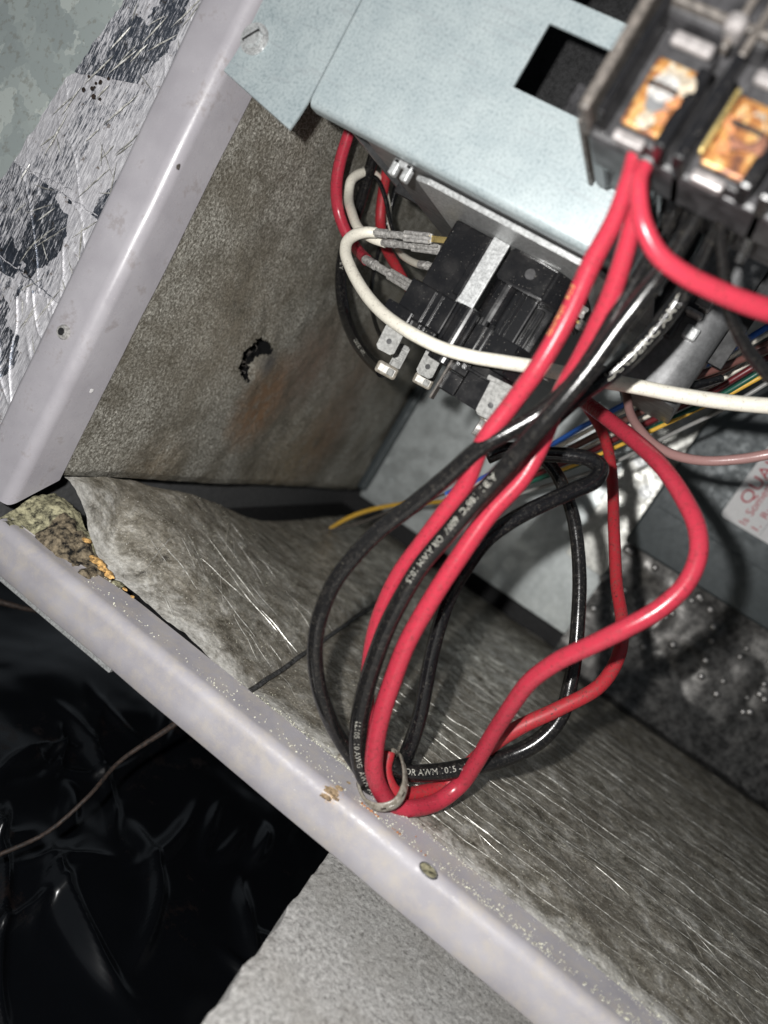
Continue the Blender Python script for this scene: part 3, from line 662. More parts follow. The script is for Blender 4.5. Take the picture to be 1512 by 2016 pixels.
fp = sharp(ob('front_plate', plate_grid(), M['zinc'], cb), 30)
# left mounting bracket, folded, screwed to the corner post
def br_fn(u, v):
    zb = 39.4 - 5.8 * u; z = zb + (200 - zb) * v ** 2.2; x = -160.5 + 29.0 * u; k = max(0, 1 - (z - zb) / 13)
    return Vector((x, 196.7 + .055 * (-131 - x) - 1.9 * k * k, z))  # tilt and forward curl shaped to darken the bracket towards its bottom
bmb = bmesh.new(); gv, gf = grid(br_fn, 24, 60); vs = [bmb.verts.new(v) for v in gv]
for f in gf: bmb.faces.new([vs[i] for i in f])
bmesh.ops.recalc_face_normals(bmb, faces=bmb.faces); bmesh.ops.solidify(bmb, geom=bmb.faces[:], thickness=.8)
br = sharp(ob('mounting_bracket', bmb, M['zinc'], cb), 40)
screw('hex_screw', onp(1, 197.2, 502, 78), 4.5, cb, M['steel'], True, True, ang=.9)
# inside of the box
b = bmesh.new(); bx(b, -128, 0, 262, 264, 44, 200, .3); ob('box_back', b, M['dark'], cb)
b = bmesh.new(); bx(b, -129.5, -128, 198, 264, 46, 200, .3); ob('box_side', b, M['dsteel'], cb)
b = bmesh.new(); bx(b, -70, -60, 205, 232, 60, 80, 1); ob('inner_block', b, M['cgrey'], cb)
# bottom tray
b = bmesh.new(); prism(b, [(-113.8, 202), (-24, 202), (-24, 300), (-113.4, 300)], 2, 42.4, 43.6, .2); tray = ob('bottom_tray', b, M['dsteel'], cb)
b = bmesh.new(); prism(b, [(-97, 206.5), (-92, 204.2), (-38, 204.2), (-30, 212), (-30, 262), (-97, 262)], 2, 40.2, 41.7, .3); lip = ob('relay_mounting_plate', b, M['steel'], cb)
b = bmesh.new(); bx(b, -104, -101.6, 203, 205.6, 37.6, 42.4, .6); bx(b, -100, -97.6, 203, 205.6, 37.6, 42.4, .6); bx(b, -104, -97.6, 203, 205.6, 40.6, 42.4, .6); ob('twist_tab', b, M['steel'], cb)
#screw('screw', (-70, 203, 40.0), 3.6, cb, M['steel'], False, False, n_=Vector((0, 0, -1)))
# right side cheek with rounded edge, tabs and slots
b = bmesh.new(); prism(b, [(-26, 251), (-14, 250)] + arc((-12, 257), 7, 270, 360, 6) + [(-5, 330), (-26, 330)], 2, 26, 230, .2); cheek = sharp(ob('side_cheek', b, M['dsteel'], cb), 40)
p = onp(1, 249.2, 1382, 610); b = bmesh.new(); bx(b, p.x - 3, p.x + 2.2, 246.5, 250.5, p.z - .5, p.z + 4.6, .8); bx(b, p.x - 4.2, p.x + 1.6, 245.2, 250.5, p.z - 3.4, p.z - 1.4, .9); ob('metal_tab', b, M['cpale'], cheek)
b = bmesh.new(); bx(b, p.x - 12, p.x - 3, 247, 250.6, p.z - 12, p.z + 5, .8); bx(b, p.x - 9, p.x - 1, 246.6, 250.4, p.z - 2.2, p.z + .2, .2); ob('black_latch', b, M['cgrey'], cheek)
p = onp(1, 249.2, 1358, 655); b = bmesh.new(); bx(b, p.x - 1.8, p.x + 2.6, 247, 250.5, p.z - 2.2, p.z + 2.0, .7); ob('metal_tab', b, M['steel'], cheek)

# ================================================================== CONTACTOR (close to the lens)
ct = thing('contactor', (-25, 195, 38), 'two-pole black contactor with rusty screw terminals, close to the camera', 'contactor')
b = bmesh.new()
bx(b, -49, 12, 172, 195, 57, 128, 1.2); bx(b, -47, 12, 158, 173, 53.5, 118, 1.2)
ob('housing', b, M['cgrey'], ct)
def pole_block(x0):
    b = bmesh.new()
    bx(b, x0 - 2.2, x0 - .4, 150, 178, 55, 78, .5)
    bx(b, x0 + 10.6, x0 + 13.2, 149.5, 190, 53.8, 69, .7); bx(b, x0 + 14.7, x0 + 17.4, 149.8, 190, 53.5, 69.4, .7)
    return b
for k, x0 in enumerate((-43.2, -26.2)):
    ob('pole_divider', pole_block(x0), M['black'], ct)
b = bmesh.new(); bx(b, -48.6, -46.4, 149, 161, 54, 92, .8); ob('edge_rib', b, M['tan'], ct)
b = bmesh.new(); bx(b, -45, -24, 152, 160, 76, 112, 1.5, 3); bx(b, -23, 12, 151, 160, 75, 112, 1.5, 3); ob('upper_cover', b, M['cgrey'], ct)
b = bmesh.new()
for x in (-31.5, -28, -20): bx(b, x, x + 1.4, 149.8, 152.5, 73, 112, .4)
bx(b, -44, 10, 150.2, 153, 77.2, 78.6, .4); ob('cover_rib', b, M['tan'], ct)
b = bmesh.new(); pb_ = onp(1, 148, 1450, 44); bx(b, pb_.x - 1.9, pb_.x + 1.9, 147, 153, pb_.z - 1.8, pb_.z + 1.8, 1.4, 3); ob('glossy_boss', b, M['cpale'], ct)
def terminal(cxp, czp, k):
    b = bmesh.new(); bx(b, cxp - 4.3, cxp + 4.3, 150.5, 152.2, czp - 6.4, czp + 6.4, .6); pl = ob('terminal_plate', b, M['rusty'], ct)
    b = bmesh.new(); cyl(b, (cxp + .4, 150.6, czp + .8), (cxp + .4, 148.2, czp + .8), 3.3, 24, r1=2.9, bev=.5); sc = sharp(ob('terminal_screw', b, M['rusty'] if k else M['tin'], pl))
    b = bmesh.new(); bx(b, cxp - 2.9, cxp + 2.9, 147.9, 148.9, czp + .3, czp + 1.3, .1); ob('screw_slot', b, M['twig'], pl)
    b = bmesh.new(); bx(b, cxp - 4.0, cxp + 4.2, 149.4, 151.4, czp + 8.6, czp + 11.2, .8, 3); ob('pale_lug', b, M['cpale'], ct)
    b = bmesh.new(); bx(b, cxp - 4.4, cxp + 1.9, 151, 153.8, czp - 9.3, czp - 7.3, .5, 2); ob('pale_lug', b, M['cpale'], ct)
    b = bmesh.new(); bx(b, cxp - 4.4, cxp + 4.4, 154, 173, czp - 7.2, czp + 12, .4); ob('pole_well', b, M['cgrey'], ct)
def crust_(par, px, py, r, m, k): ragged('corrosion', onp(1, 148.6, px, py), (0, -1, 0), r, par, m, k, .25)
c1 = onp(1, 150.5, 1300, 192); c2 = onp(1, 150.5, 1462, 272)
terminal(c1.x, c1.z, 0); terminal(c2.x, c2.z, 1)
for k, (px, py, r, mk) in enumerate(((1322, 158, 2.2, 'corr'), (1345, 172, 1.8, 'corr'), (1290, 205, 1.7, 'dsteel'), (1325, 200, 1.5, 'rustc'), (1272, 235, 1.6, 'corr'), (1300, 232, 1.2, 'rustc'),
        (1470, 262, 2.9, 'rustd'), (1450, 250, 1.9, 'rustc'), (1486, 246, 1.8, 'corr'), (1490, 285, 1.7, 'rustd'), (1425, 290, 1.2, 'rustc'))): crust_(ct, px, py, r, M[mk], k)
b = bmesh.new(); bx(b, c2.x - 5.3, c2.x - 4.4, 148.8, 151.5, c2.z - 5.5, c2.z + 6.5, .4); ob('brass_strip', b, M['brass'], ct)
b = bmesh.new(); prism(b, [(-51.5, 66), (-46.5, 70), (-44.6, 55), (-48, 55)], 1, 158, 190, .5); ob('side_skirt', b, M['black'], ct)
b = bmesh.new(); bx(b, -50.6, -49.6, 160, 194.5, 55.5, 66, .3); ob('skirt_edge', b, M['tan'], ct)

# ================================================================== RELAY under the control box
# modelled farther back, then scaled about the camera by RQ; image outline unchanged
RQ = .855
CABOB = ob
def ob(name, geo, m, parent=None, *a, **k):
    if parent is not None and RELAYON:
        for v in geo.verts: v.co = (v.co - Vector((-82, 275, -6))) * RQ + Vector((-70.11, 235.125, -5.13))
    return CABOB(name, geo, m, parent, *a, **k)
RELAYON = True
rl = thing('relay', (-70, 235, -5), 'glossy black relay with silver strap, under the control box', 'relay')
b = bmesh.new(); bx(b, -103.6, -87.6, 266, 300, 20.8, 46.8, .9, 3); bx(b, -105.2, -103.2, 272, 298, 25, 36, .5); bx(b, -91.2, -88.2, 265.4, 267, 24, 46.6, .5); ob('coil_housing', b, M['black'], rl)
b = bmesh.new(); bx(b, -87.4, -80.9, 263.2, 264.6, 22.8, 47, .3); bx(b, -87.4, -80.9, 263.2, 300, 22.2, 23.4, .3); strap = ob('metal_strap', b, M['steel'], rl)
b = bmesh.new()
def vcyl(b, x, y, r, z0, z1, bev=.8): cyl(b, (x, y, z0), (x, y, z1), r, 32, bev=bev)
vcyl(b, -75.6, 270.5, 5.2, 14.5, 46.6); bx(b, -72, -62.5, 267.2, 300, 15.5, 38, 1.0, 3)
for x in (-69.6, -67.9): bx(b, x, x + .7, 266.3, 268, 16, 37.5, .25)
bx(b, -60.6, -59.4, 266.5, 270, 16, 34, .3); bx(b, -63, -57, 272, 300, 14, 36, .6)
ob('bobbin_body', b, M['black'], rl)
b = bmesh.new(); prism(b, [(-79.5, 262), (-61, 261.5), (-53, 268), (-51, 276), (-51, 300), (-79.5, 300)], 2, 35.5, 46.9, .8); cap = sharp(ob('side_cap', b, M['black'], rl), 40)
b = bmesh.new(); cyl(b, (-69, 261.8, 41.5), (-69, 261.2, 41.5), 1.8, 24, bev=.15); ob('gate_mark', b, M['cgrey'], cap)
b = bmesh.new()
bx(b, -105.5, -86.5, 262.5, 300, 9.0, 22.0, .6); bx(b, -86.2, -77, 261.8, 300, 8, 21.8, .6); vcyl(b, -81.5, 265.4, 4.9, 7.6, 22.4, .5)
prism(b, [(-76.6, 263.2), (-59, 262.5), (-54.8, 267), (-54.8, 300), (-76.6, 300)], 2, 8.2, 19.6, .6)
for x in (-95.5, -92.5, -73.6, -71.4): bx(b, x, x + .8, 261.4, 264, 8.6, 21.4, .25)
ob('upper_contact_block', b, M['black'], rl)
b = bmesh.new()
bx(b, -109.5, -98.2, 261.5, 300, 5.5, 11.4, .7); bx(b, -97.8, -86.4, 259.5, 300, 3.0, 9.2, .6); vcyl(b, -80.2, 263.0, 4.9, 1.5, 8.2, .5); bx(b, -86, -70, 261.5, 300, 1.0, 8.2, .5); bx(b, -77.5, -69.8, 260.5, 300, -6.5, .8, .5)
prism(b, [(-69.6, 261.0), (-58, 260.5), (-54, 266), (-54, 300), (-69.6, 300)], 2, -6.5, 7.8, .6)
for x in (-96.8, -93.6, -91.8, -75.2, -72.8): bx(b, x, x + .7, 258.7, 262, 3.4, 8.8, .2)
bx(b, -70.5, -60, 259.4, 262, 3.8, 5.0, .3)
ob('lower_contact_block', b, M['black'], rl)
b = bmesh.new(); bx(b, -76.4, -75.6, 257.6, 262, -11, 6.5, .2); ob('ivory_rib', b, M['tan'], rl)

RELAYON = False
def blade(px, py, t, ang, w_, L, name_parent, hole=True, m='mattesteel'):
    """flat silver blade terminal facing the lens; ang = pixel direction it points"""
    c = at(px, py, t); a = (right * math.cos(ang) + down * math.sin(ang)).normalized(); n_ = -(c.normalized() + Vector((0, .5, 0))).normalized(); a = (a - n_ * a.dot(n_)).normalized(); s = a.cross(n_)
    fr = (c, a, s, n_); b = bmesh.new(); t_ = bmesh.new(); ww = w_ / 2; LL = L / 2; ch = w_ * .16
    pts = [(-LL - 3, -ww), (LL - ch, -ww), (LL, -ww + ch), (LL, ww - ch), (LL - ch, ww), (-LL - 3, ww)]
    if hole:
        hn = 12; ring = [(math.cos(2 * math.pi * i / hn) * .85, math.sin(2 * math.pi * i / hn) * .85) for i in range(hn)]
        for zz_ in (0, -.8):
            pass
    e = bmesh.new(); prism(e, pts, 2, -.8, 0, .12); merge(b, e, fr)
    o = ob('blade_terminal', b, M[m], name_parent)
    if hole: h = bmesh.new(); cyl(h, c + n_ * .0, c + n_ * .06, .85, 14); ob('blade_hole', h, M['dark'], o)
    b = bmesh.new(); bx(b, -LL - 3.6, -LL - 2.2, -ww - .3, ww + 1.3, -1.6, .5, .25, 2, fr); ob('blade_shoulder', b, M[m], o)
    return fr
def flag_terminal(px, py, t, ang, s, parent):
    """flag crimp receptacle in milky insulation: folded receptacle body plus crimp barrel across it"""
    c = at(px, py, t); a = (right * math.cos(ang) + down * math.sin(ang)).normalized(); n_ = -c.normalized(); a = (a - n_ * a.dot(n_)).normalized(); sd = n_.cross(a) * -1
    fr = (c, a, sd, n_); b = bmesh.new()
    bx(b, -9 * s, 1 * s, -1.9 * s, 1.9 * s, -1.6 * s, .6 * s, .6 * s, 3, fr)                  # receptacle
    bx(b, -8.5 * s, 0, -2.3 * s, -1.5 * s, -.9 * s, 1.1 * s, .35 * s, 2, fr); bx(b, -8.5 * s, 0, 1.5 * s, 2.3 * s, -.9 * s, 1.1 * s, .35 * s, 2, fr)
    for k in range(3): bx(b, (-7.6 + k * 2.4) * s, (-6.6 + k * 2.4) * s, -2.0 * s, 2.0 * s, .3 * s, 1.0 * s, .3 * s, 2, fr)
    o = ob('flag_terminal', b, M['mattesteel'], parent)
    b = bmesh.new(); bx(b, 0, 4.8 * s, -2.4 * s, 6.2 * s, -2.2 * s, 1.7 * s, 1.1 * s, 3, fr); ob('crimp_sleeve', b, M['nylon'], parent)
    b = bmesh.new(); bx(b, 1.2 * s, 3.8 * s, -1.0 * s, 1.6 * s, 1.2 * s, 2.3 * s, .5 * s, 2, fr); ob('crimp_dimple', b, M['mattesteel'], parent)
    return c + sd * 6 * s
def receptacle(p0, p1, wd, parent, brass=True, m='tin'):
    """straight crimp: insulation grip, ribbed wire barrel, rolled-edge receptacle"""
    p0, p1 = Vector(p0), Vector(p1); a = (p1 - p0); L = a.length; a.normalize(); n_ = -p0.normalized(); n_ = (n_ - a * n_.dot(a)).normalized(); s = a.cross(n_)
    fr = (p0, a, s, n_); b = bmesh.new()
    cyl(b, p0 - a * .3, p0 + a * L * .22, wd * .62, 18, bev=.2); bx(b, L * .02, L * .2, -wd * .3, wd * .3, wd * .35, wd * .75, .3, 2, fr)
    for k in range(7): cyl(b, p0 + a * L * (.24 + k * .04), p0 + a * L * (.262 + k * .04), wd * .5, 14, bev=.08)
    cyl(b, p0 + a * L * .2, p0 + a * L * .55, wd * .42, 14)
    g = ob('crimp_barrel', b, M[m], parent)
    b = bmesh.new(); bx(b, L * .53, L * 1.0, -wd * .62, wd * .62, -wd * .3, wd * .1, .2, 2, fr)
    for q in (-1, 1): cyl(b, p0 + a * L * .55 + s * q * wd * .45 + n_ * wd * .25, p0 + a * L * .98 + s * q * wd * .45 + n_ * wd * .25, wd * .27, 12, bev=.08)
    ob('receptacle', b, M['tin'], parent)
    if brass: b = bmesh.new(); bx(b, L * .96, L * 1.28, -wd * .4, wd * .4, -.3, .15, .1, 1, fr); ob('brass_blade', b, M['brass'], parent)

# ================================================================== WIRES
GB = 'wire loops tied in the bundle on the bottom rail'
R1, p1_, r1_ = wire('red_wire', [(1256, 262, 148, 36), (1252, 292, 149, 37), (1238, 350, 154, 38), (1210, 430, 160, 42), (1168, 510, 166, 45), (1118, 620, 172, 45), (1057, 727, 177, 44), (1003, 800, 182, 42), (953, 866, 186, 40), (917, 952, 193, 39), (872, 1012, 197, 38), (831, 1068, 201, 37), (785, 1130, 206, 36), (751, 1200, 211, 34), (733, 1263, 215, 34), (724, 1340, 219, 34), (722, 1420, 222, 34), (728, 1500, 226, 34), (748, 1562, 230, 34)],
     M['red'], 'red wire nearest the left of the contactor pair, nicked insulation, running down to the tie', group=GB)
R2, p2_, r2_ = wire('red_wire', [(1275, 268, 149, 34), (1270, 300, 151, 36), (1262, 370, 156, 38), (1243, 450, 162, 42), (1210, 562, 170, 45), (1176, 640, 176, 44), (1142, 707, 182, 42), (1105, 772, 187, 41), (1068, 866, 190, 41), (1030, 938, 192, 41), (964, 1012, 195, 42), (898, 1106, 198, 42), (848, 1184, 201, 42), (803, 1263, 205, 42), (775, 1335, 209, 42), (752, 1403, 213, 42), (739, 1468, 217, 42), (737, 1520, 220, 42), (752, 1562, 224, 40), (775, 1588, 227, 38), (805, 1592, 229, 38),
     (862, 1578, 236, 38), (905, 1545, 238, 38), (938, 1500, 232, 37), (977, 1435, 222, 37), (1010, 1385, 213, 38), (1045, 1340, 206, 39), (1100, 1300, 200, 41), (1160, 1272, 195, 42), (1230, 1238, 190, 43), (1300, 1198, 187, 42), (1350, 1150, 186, 41), (1374, 1095, 187, 41), (1372, 1040, 190, 41), (1348, 985, 196, 40), (1308, 925, 206, 38), (1262, 878, 219, 36), (1205, 832, 235, 34), (1150, 790, 255, 32)],
     M['red'], 'long thick red wire making the big outer loop to the right', group=GB)
R3_, p3_, r3_ = wire('red_wire', [(1285, 262, 149, 34), (1284, 300, 150, 36), (1259, 350, 149, 38), (1259, 400, 149, 40), (1266, 440, 149, 42), (1296, 500, 150, 44), (1345, 540, 151, 46), (1400, 568, 152, 48), (1457, 592, 153, 50), (1512, 610, 154, 52), (1600, 630, 156, 52)],
     M['red'], 'bright red wire curving off to the right edge from the contactor')
rd_, ac_ = lerp_radii([p1_[0], p1_[-1]], p1_, [r1_[0], r1_[-1]]); ob('printing', wrap_text(p1_, ac_, r1_, 'E74  10AWG', 1.9, .17 * ac_[-1], -.9, False, 1.2), M['ochre'], R1)
b = bmesh.new(); cyl(b, at(1257, 258, 148), at(1262, 240, 148), 2.4, 12); ob('copper_end', b, M['maroon'], R1)
R4, _, _ = wire('red_wire', [(1150, 792, 315, 22), (1185, 850, 305, 23), (1201, 905, 298, 24), (1206, 960, 292, 25), (1209, 1050, 280, 26), (1214, 1150, 268, 27), (1224, 1225, 256, 29), (1218, 1290, 246, 31), (1180, 1350, 240, 32), (1100, 1395, 238, 33), (1030, 1428, 238, 34), (970, 1465, 240, 35), (925, 1505, 242, 35), (880, 1545, 243, 34), (830, 1560, 238, 33), (778, 1560, 232, 32), (758, 1520, 232, 32), (765, 1480, 234, 30)],
     M['redd'], 'grimy red wire forming the inner loop behind the big one', group=GB)
KA, _, _ = wire('black_wire', [(1345, 370, 168, 32), (1310, 450, 168, 34), (1270, 520, 169, 34), (1229, 590, 171, 35), (1176, 685, 174, 35), (1125, 757, 178, 35), (1060, 815, 182, 36), (1000, 850, 184, 37), (953, 876, 186, 37), (885, 935, 191, 37), (805, 1000, 196, 36), (745, 1045, 199, 36), (695, 1097, 201, 35), (656, 1150, 203, 34), (630, 1214, 205, 34), (620, 1280, 208, 33), (626, 1345, 213, 33), (645, 1405, 219, 33), (670, 1455, 227, 32), (700, 1500, 231, 32), (728, 1545, 234, 32)],
     M['blackd'], 'leftmost dusty black wire of the bundle bowing out over the foil', group=GB)
KB, pkb, rkb = wire('black_wire', [(1400, 370, 160, 34), (1375, 420, 160, 36), (1322, 510, 161, 38), (1262, 590, 164, 40), (1215, 650, 167, 41), (1163, 722, 170, 41), (1112, 785, 173, 41), (1051, 855, 177, 40), (990, 925, 182, 39), (931, 990, 187, 39), (881, 1050, 192, 38), (831, 1112, 197, 38), (795, 1170, 201, 38), (765, 1228, 205, 38), (741, 1290, 209, 38), (722, 1350, 213, 38), (709, 1410, 217, 38), (705, 1470, 221, 37), (714, 1520, 225, 36), (735, 1562, 230, 34)],
     M['blackd'], 'black printed wire lying between the two red wires', group=GB,
     txt=[('A/B I  105°C  600V  OR AWM 1015', 2.3, .40, -.25, False, 1.1), ('LL105  10 AWG  AWM  AWM', 2.2, .84, -.1, False, 1.1)])
KC, _, _ = wire('black_wire', [(1440, 400, 172, 34), (1400, 470, 175, 36), (1366, 540, 178, 36), (1335, 590, 180, 36), (1298, 640, 183, 36), (1255, 688, 186, 36), (1203, 735, 189, 36), (1155, 768, 191, 36), (1100, 815, 193, 35), (1040, 880, 196, 34), (985, 950, 200, 32)],
     M['blackw'], 'black wire with bold white lettering crossing above the white wire',
     txt=[('WIRE', 2.8, .33, .1, True, 1.25), ('LANDERIC AA\\', 2.8, .56, .1, True, 1.25), ('600V -', 2.8, .80, .1, True, 1.35)])
KD, _, _ = wire('black_wire', [(960, 900, 240, 30), (1000, 885, 238, 30), (1056, 893, 235, 31), (1111, 896, 232, 32), (1160, 904, 229, 33), (1182, 920, 227, 34), (1172, 945, 225, 34), (1130, 965, 223, 34), (1060, 997, 221, 34), (1000, 1030, 220, 34), (955, 1065, 220, 34), (918, 1115, 221, 33), (888, 1168, 223, 32), (866, 1228, 225, 31), (850, 1290, 228, 31), (838, 1350, 230, 31), (826, 1410, 233, 32), (810, 1462, 236, 33), (785, 1520, 240, 33), (765, 1550, 240, 30)],
     M['blackw'], 'glossy black wire with a sharp bend, dropping straight to the tie', group=GB)
KE, _, _ = wire('black_wire', [(1010, 880, 262, 25), (1060, 896, 260, 26), (1090, 925, 258, 27), (1113, 970, 255, 27), (1129, 1021, 252, 28), (1138, 1080, 250, 28), (1141, 1140, 248, 29), (1139, 1202, 246, 29), (1134, 1270, 244, 30), (1124, 1340, 242, 31), (1104, 1410, 241, 33), (1062, 1458, 241, 35), (1000, 1490, 241, 37), (930, 1508, 239, 37), (861, 1520, 237, 36), (801, 1520, 235, 35), (765, 1505, 234, 33)],
     M['blackd'], 'black printed wire sweeping furthest right behind the red loops', group=GB, txt=[('OR AWM 1015 - 10', 2.6, .97, -.1, True, 1.0)])
# cable tie
tp = [at(*q) for q in ((790, 1490, 236), (797, 1520, 228), (796, 1552, 222), (780, 1580, 219), (750, 1590, 219), (722, 1580, 222), (708, 1556, 226), (706, 1526, 231), (718, 1500, 239), (750, 1484, 243), (778, 1482, 241), (790, 1490, 236))]
pth = spline(tp, .7); cen = sum(tp, Vector()) / len(tp)
V, F = tube(pth, None, 10, flat=lambda i, p, T: ((p - cen).normalized(), .55, 1.75)); tie = ob('cable_tie', (V, F), M['nylon'], smooth=True, label='cloudy nylon cable tie holding the wire bundle at the bottom rail', cat='cable tie')
for k in range(16):
    i = int(len(pth) * (.05 + k * .034)); p = pth[i]; T = (pth[i + 1] - pth[i - 1]).normalized(); o_ = (p - cen).normalized(); sd = T.cross(o_).normalized()
    b = bmesh.new(); bx(b, -.75, .75, -.35, .35, .35, .62, .1, 1, (p, T, sd, o_)); ob('tie_tooth', b, M['twig'] if k % 3 == 0 else M['nylon'], tie)
b = bmesh.new(); c = at(688, 1506, 238); bx(b, -4.6, 4.0, -2.0, 2.0, -1.5, 1.5, .8, 3, (c, (right + down * .45).normalized(), (down - right * .45).normalized(), -fwd)); ob('tie_head', b, M['nylon'], tie)

# left group behind
RA, _, _ = wire('red_wire', [(702, 200, 268, 25), (688, 258, 272, 26), (672, 310, 277, 27), (663, 360, 282, 27), (665, 410, 288, 26), (680, 455, 290, 26), (702, 490, 290, 25), (722, 512, 280, 25)], M['red'], 'red wire at the upper left ending in a clear crimped connector')
receptacle(at(720, 511, 280), at(815, 568, 254), 2.8, RA, False)
wire('red_wire', [(778, 250, 296, 22), (764, 327, 306, 23), (753, 385, 314, 23), (749, 438, 318, 23), (759, 486, 314, 23), (780, 525, 306, 22), (800, 560, 300, 22), (830, 600, 290, 22)], M['redd'], 'darker red wire behind the white loop', )
KF, _, _ = wire('black_wire', [(748, 250, 292, 22), (736, 306, 298, 23), (720, 364, 306, 23), (704, 415, 312, 23), (688, 460, 314, 23), (674, 512, 315, 24), (671, 562, 314, 24), (678, 613, 312, 25), (694, 658, 300, 25), (718, 697, 285, 25), (752, 732, 262, 25)], M['blackw'], 'black printed wire hugging the lining left of the relay',
     txt=[('A/B I 105°C', 2.2, .42, .0, True, 1.0), ('7 AWM  OR AWM', 2.2, .86, .0, True, 1.0)])
wire('black_wire', [(806, 280, 308, 18), (788, 345, 318, 16), (776, 385, 322, 14), (762, 440, 326, 9), (744, 500, 330, 9), (732, 555, 326, 9), (732, 605, 310, 9), (746, 655, 285, 9), (762, 680, 262, 12)], M['blackw'], 'thin black wire dropping to the left flag terminal')
W1, _, _ = wire('white_wire', [(742, 458, 262, 21), (722, 457, 262, 22), (700, 462, 261, 24), (684, 475, 259, 24), (680, 497, 256, 24), (689, 525, 251, 24), (706, 558, 245, 25), (730, 592, 238, 26), (768, 628, 229, 26), (813, 658, 221, 27), (872, 686, 216, 27), (935, 703, 214, 28), (990, 712, 214, 29), (1057, 723, 217, 30), (1113, 736, 221, 31), (1160, 745, 225, 31), (1203, 752, 228, 32), (1264, 763, 226, 31), (1339, 778, 224, 31), (1423, 791, 222, 32), (1512, 799, 220, 33), (1600, 806, 218, 34)],
     M['white'], 'long ivory white wire sweeping across under the relay to the right edge')
receptacle(at(738, 458, 262), at(850, 470, 248), 2.5, W1, True)
W2, _, _ = wire('white_wire', [(760, 478, 268, 20), (735, 470, 270, 20), (708, 452, 276, 20), (693, 420, 285, 20), (686, 385, 295, 20), (692, 355, 298, 20), (712, 341, 302, 19), (735, 342, 306, 17), (752, 360, 312, 14), (762, 395, 318, 12), (768, 440, 322, 11), (776, 475, 322, 12), (792, 502, 305, 14), (815, 517, 290, 15), (835, 523, 280, 16)],
     M['white'], 'small white wire loop with a crimp at both ends')
receptacle(at(755, 477, 268), at(866, 492, 252), 2.4, W2, False); receptacle(at(828, 521, 280), at(895, 531, 262), 2.5, W2, False)
wire('black_wire', [(700, 360, 301, 6), (722, 346, 303, 8), (742, 352, 305, 9), (757, 385, 309, 9), (766, 427, 314, 9), (777, 470, 318, 8)], M['blackw'], 'thin black wire following the inside of the white loop')
# blades and flag terminals under the relay
blade(766, 672, 231, math.radians(118), 6.1, 7, rl)
fl1 = thing('flag_connector', at(770, 720, 247), 'leftmost crimped flag connector below the blade terminal', 'connector', 'crimped flag connectors under the relay'); flag_terminal(776, 722, 249, math.radians(118), .87, fl1)
blade(842, 722, 238, math.radians(118), 5.6, 6.4, rl)
fl2 = thing('flag_connector', at(840, 750, 253), 'middle crimped flag connector, half shaded, under the relay', 'connector', 'crimped flag connectors under the relay'); flag_terminal(846, 744, 255, math.radians(118), .8, fl2)
blade(966, 798, 221, math.radians(118), 6.6, 8, rl)
fl3 = thing('flag_connector', at(955, 845, 234), 'right ribbed crimp connector next to the red wires', 'connector', 'crimped flag connectors under the relay')
b = bmesh.new(); c0 = at(938, 838, 234); c1_ = at(975, 862, 234); a = (c1_ - c0).normalized()
for k in range(9): cyl(b, c0 + a * k * .72, c0 + a * (k * .72 + .5), 3.0, 20, bev=.12)
cyl(b, c0, c1_, 2.7, 20); sharp(ob('ribbed_barrel', b, M['tin'], fl3))
b = bmesh.new(); cyl(b, at(955, 815, 234), at(965, 850, 234), 1.8, 14, bev=.3); ob('neck', b, M['nylon'], fl3)
#b = bmesh.new(); prism(b, [(-118, -22), (-96, -40), (-80, -37), (-76, -30), (-76, 0), (-110, 2)], 1, 330, 333, .3); ob('relay_bracket', b, M['dark'], cb)
# wire ends right of the relay
for k, (px, py, t) in enumerate(((1118, 592, 228), (1148, 640, 228), (1052, 716, 228))):
    o_ = [('pale crimp beside the relay cap', ), ('pale crimp between the two upper red wires',), ('pale crimp at the lower right of the relay',)][k][0]
    g = thing('crimp_connector', at(px, py, t), o_, 'connector', 'pale crimps at the right of the relay')
    receptacle(at(px - 8, py - 2, t), at(px + 34, py + 26, t + 2), 2.6, g, False); b = bmesh.new(); p = at(px - 10, py - 6, t); q = at(px - 26, py - 18, t + 4); cyl(b, p, q, .5, 8); ob('brass_pin', b, M['brass'], g)

# thin coloured leads from the right
GL = 'thin coloured leads crossing behind the bundle'
def lead(cn, off, wpx, label, extra=0):
    pts = [(1600, 600, 268), (1512, 650, 272), (1440, 694, 278), (1386, 726, 284), (1305, 765, 295), (1230, 802, 306), (1156, 842, 318), (1102, 872, 327), (1040, 905, 338), (950, 945, 352), (880, 975, 365)]
    nx, ny = .46, .89; P = [(a + nx * off * (1 - .45 * sst(1200, 950, a)), b_ + ny * off * (1 - .45 * sst(1200, 950, a)), t + extra, wpx * 290 / t) for a, b_, t in pts]
    return wire('thin_wire', P, M[cn], label, group=GL, n=10, step=2)
lead('blue', -6, 12, 'bright blue lead on top of the coloured bunch'); lead('white', 6, 9, 'thin white lead just under the blue one')
lead('brown', 22, 15, 'dull brown lead below the white one', 4); lead('white', 36, 8, 'second white lead between the brown and red leads', 4)
lead('maroon', 47, 13, 'dark red lead in the coloured bunch', 2); lead('green', 62, 12, 'dark green lead next to the yellow one', 0)
lead('greyw', 88, 9, 'pale grey lead at the bottom of the bunch', 6)
wire('thin_wire', [(1600, 690, 268, 10), (1498, 742, 276, 10), (1423, 783, 284, 10), (1373, 806, 290, 9), (1278, 850, 302, 9), (1180, 895, 316, 8), (1080, 935, 335, 8), (1000, 962, 355, 8), (900, 985, 395, 9), (792, 992, 440, 9), (732, 1003, 455, 9), (685, 1020, 462, 9), (650, 1040, 466, 7)], M['yellow'], 'yellow lead running down behind the bundle to the back corner', group=GL, n=10, step=2)
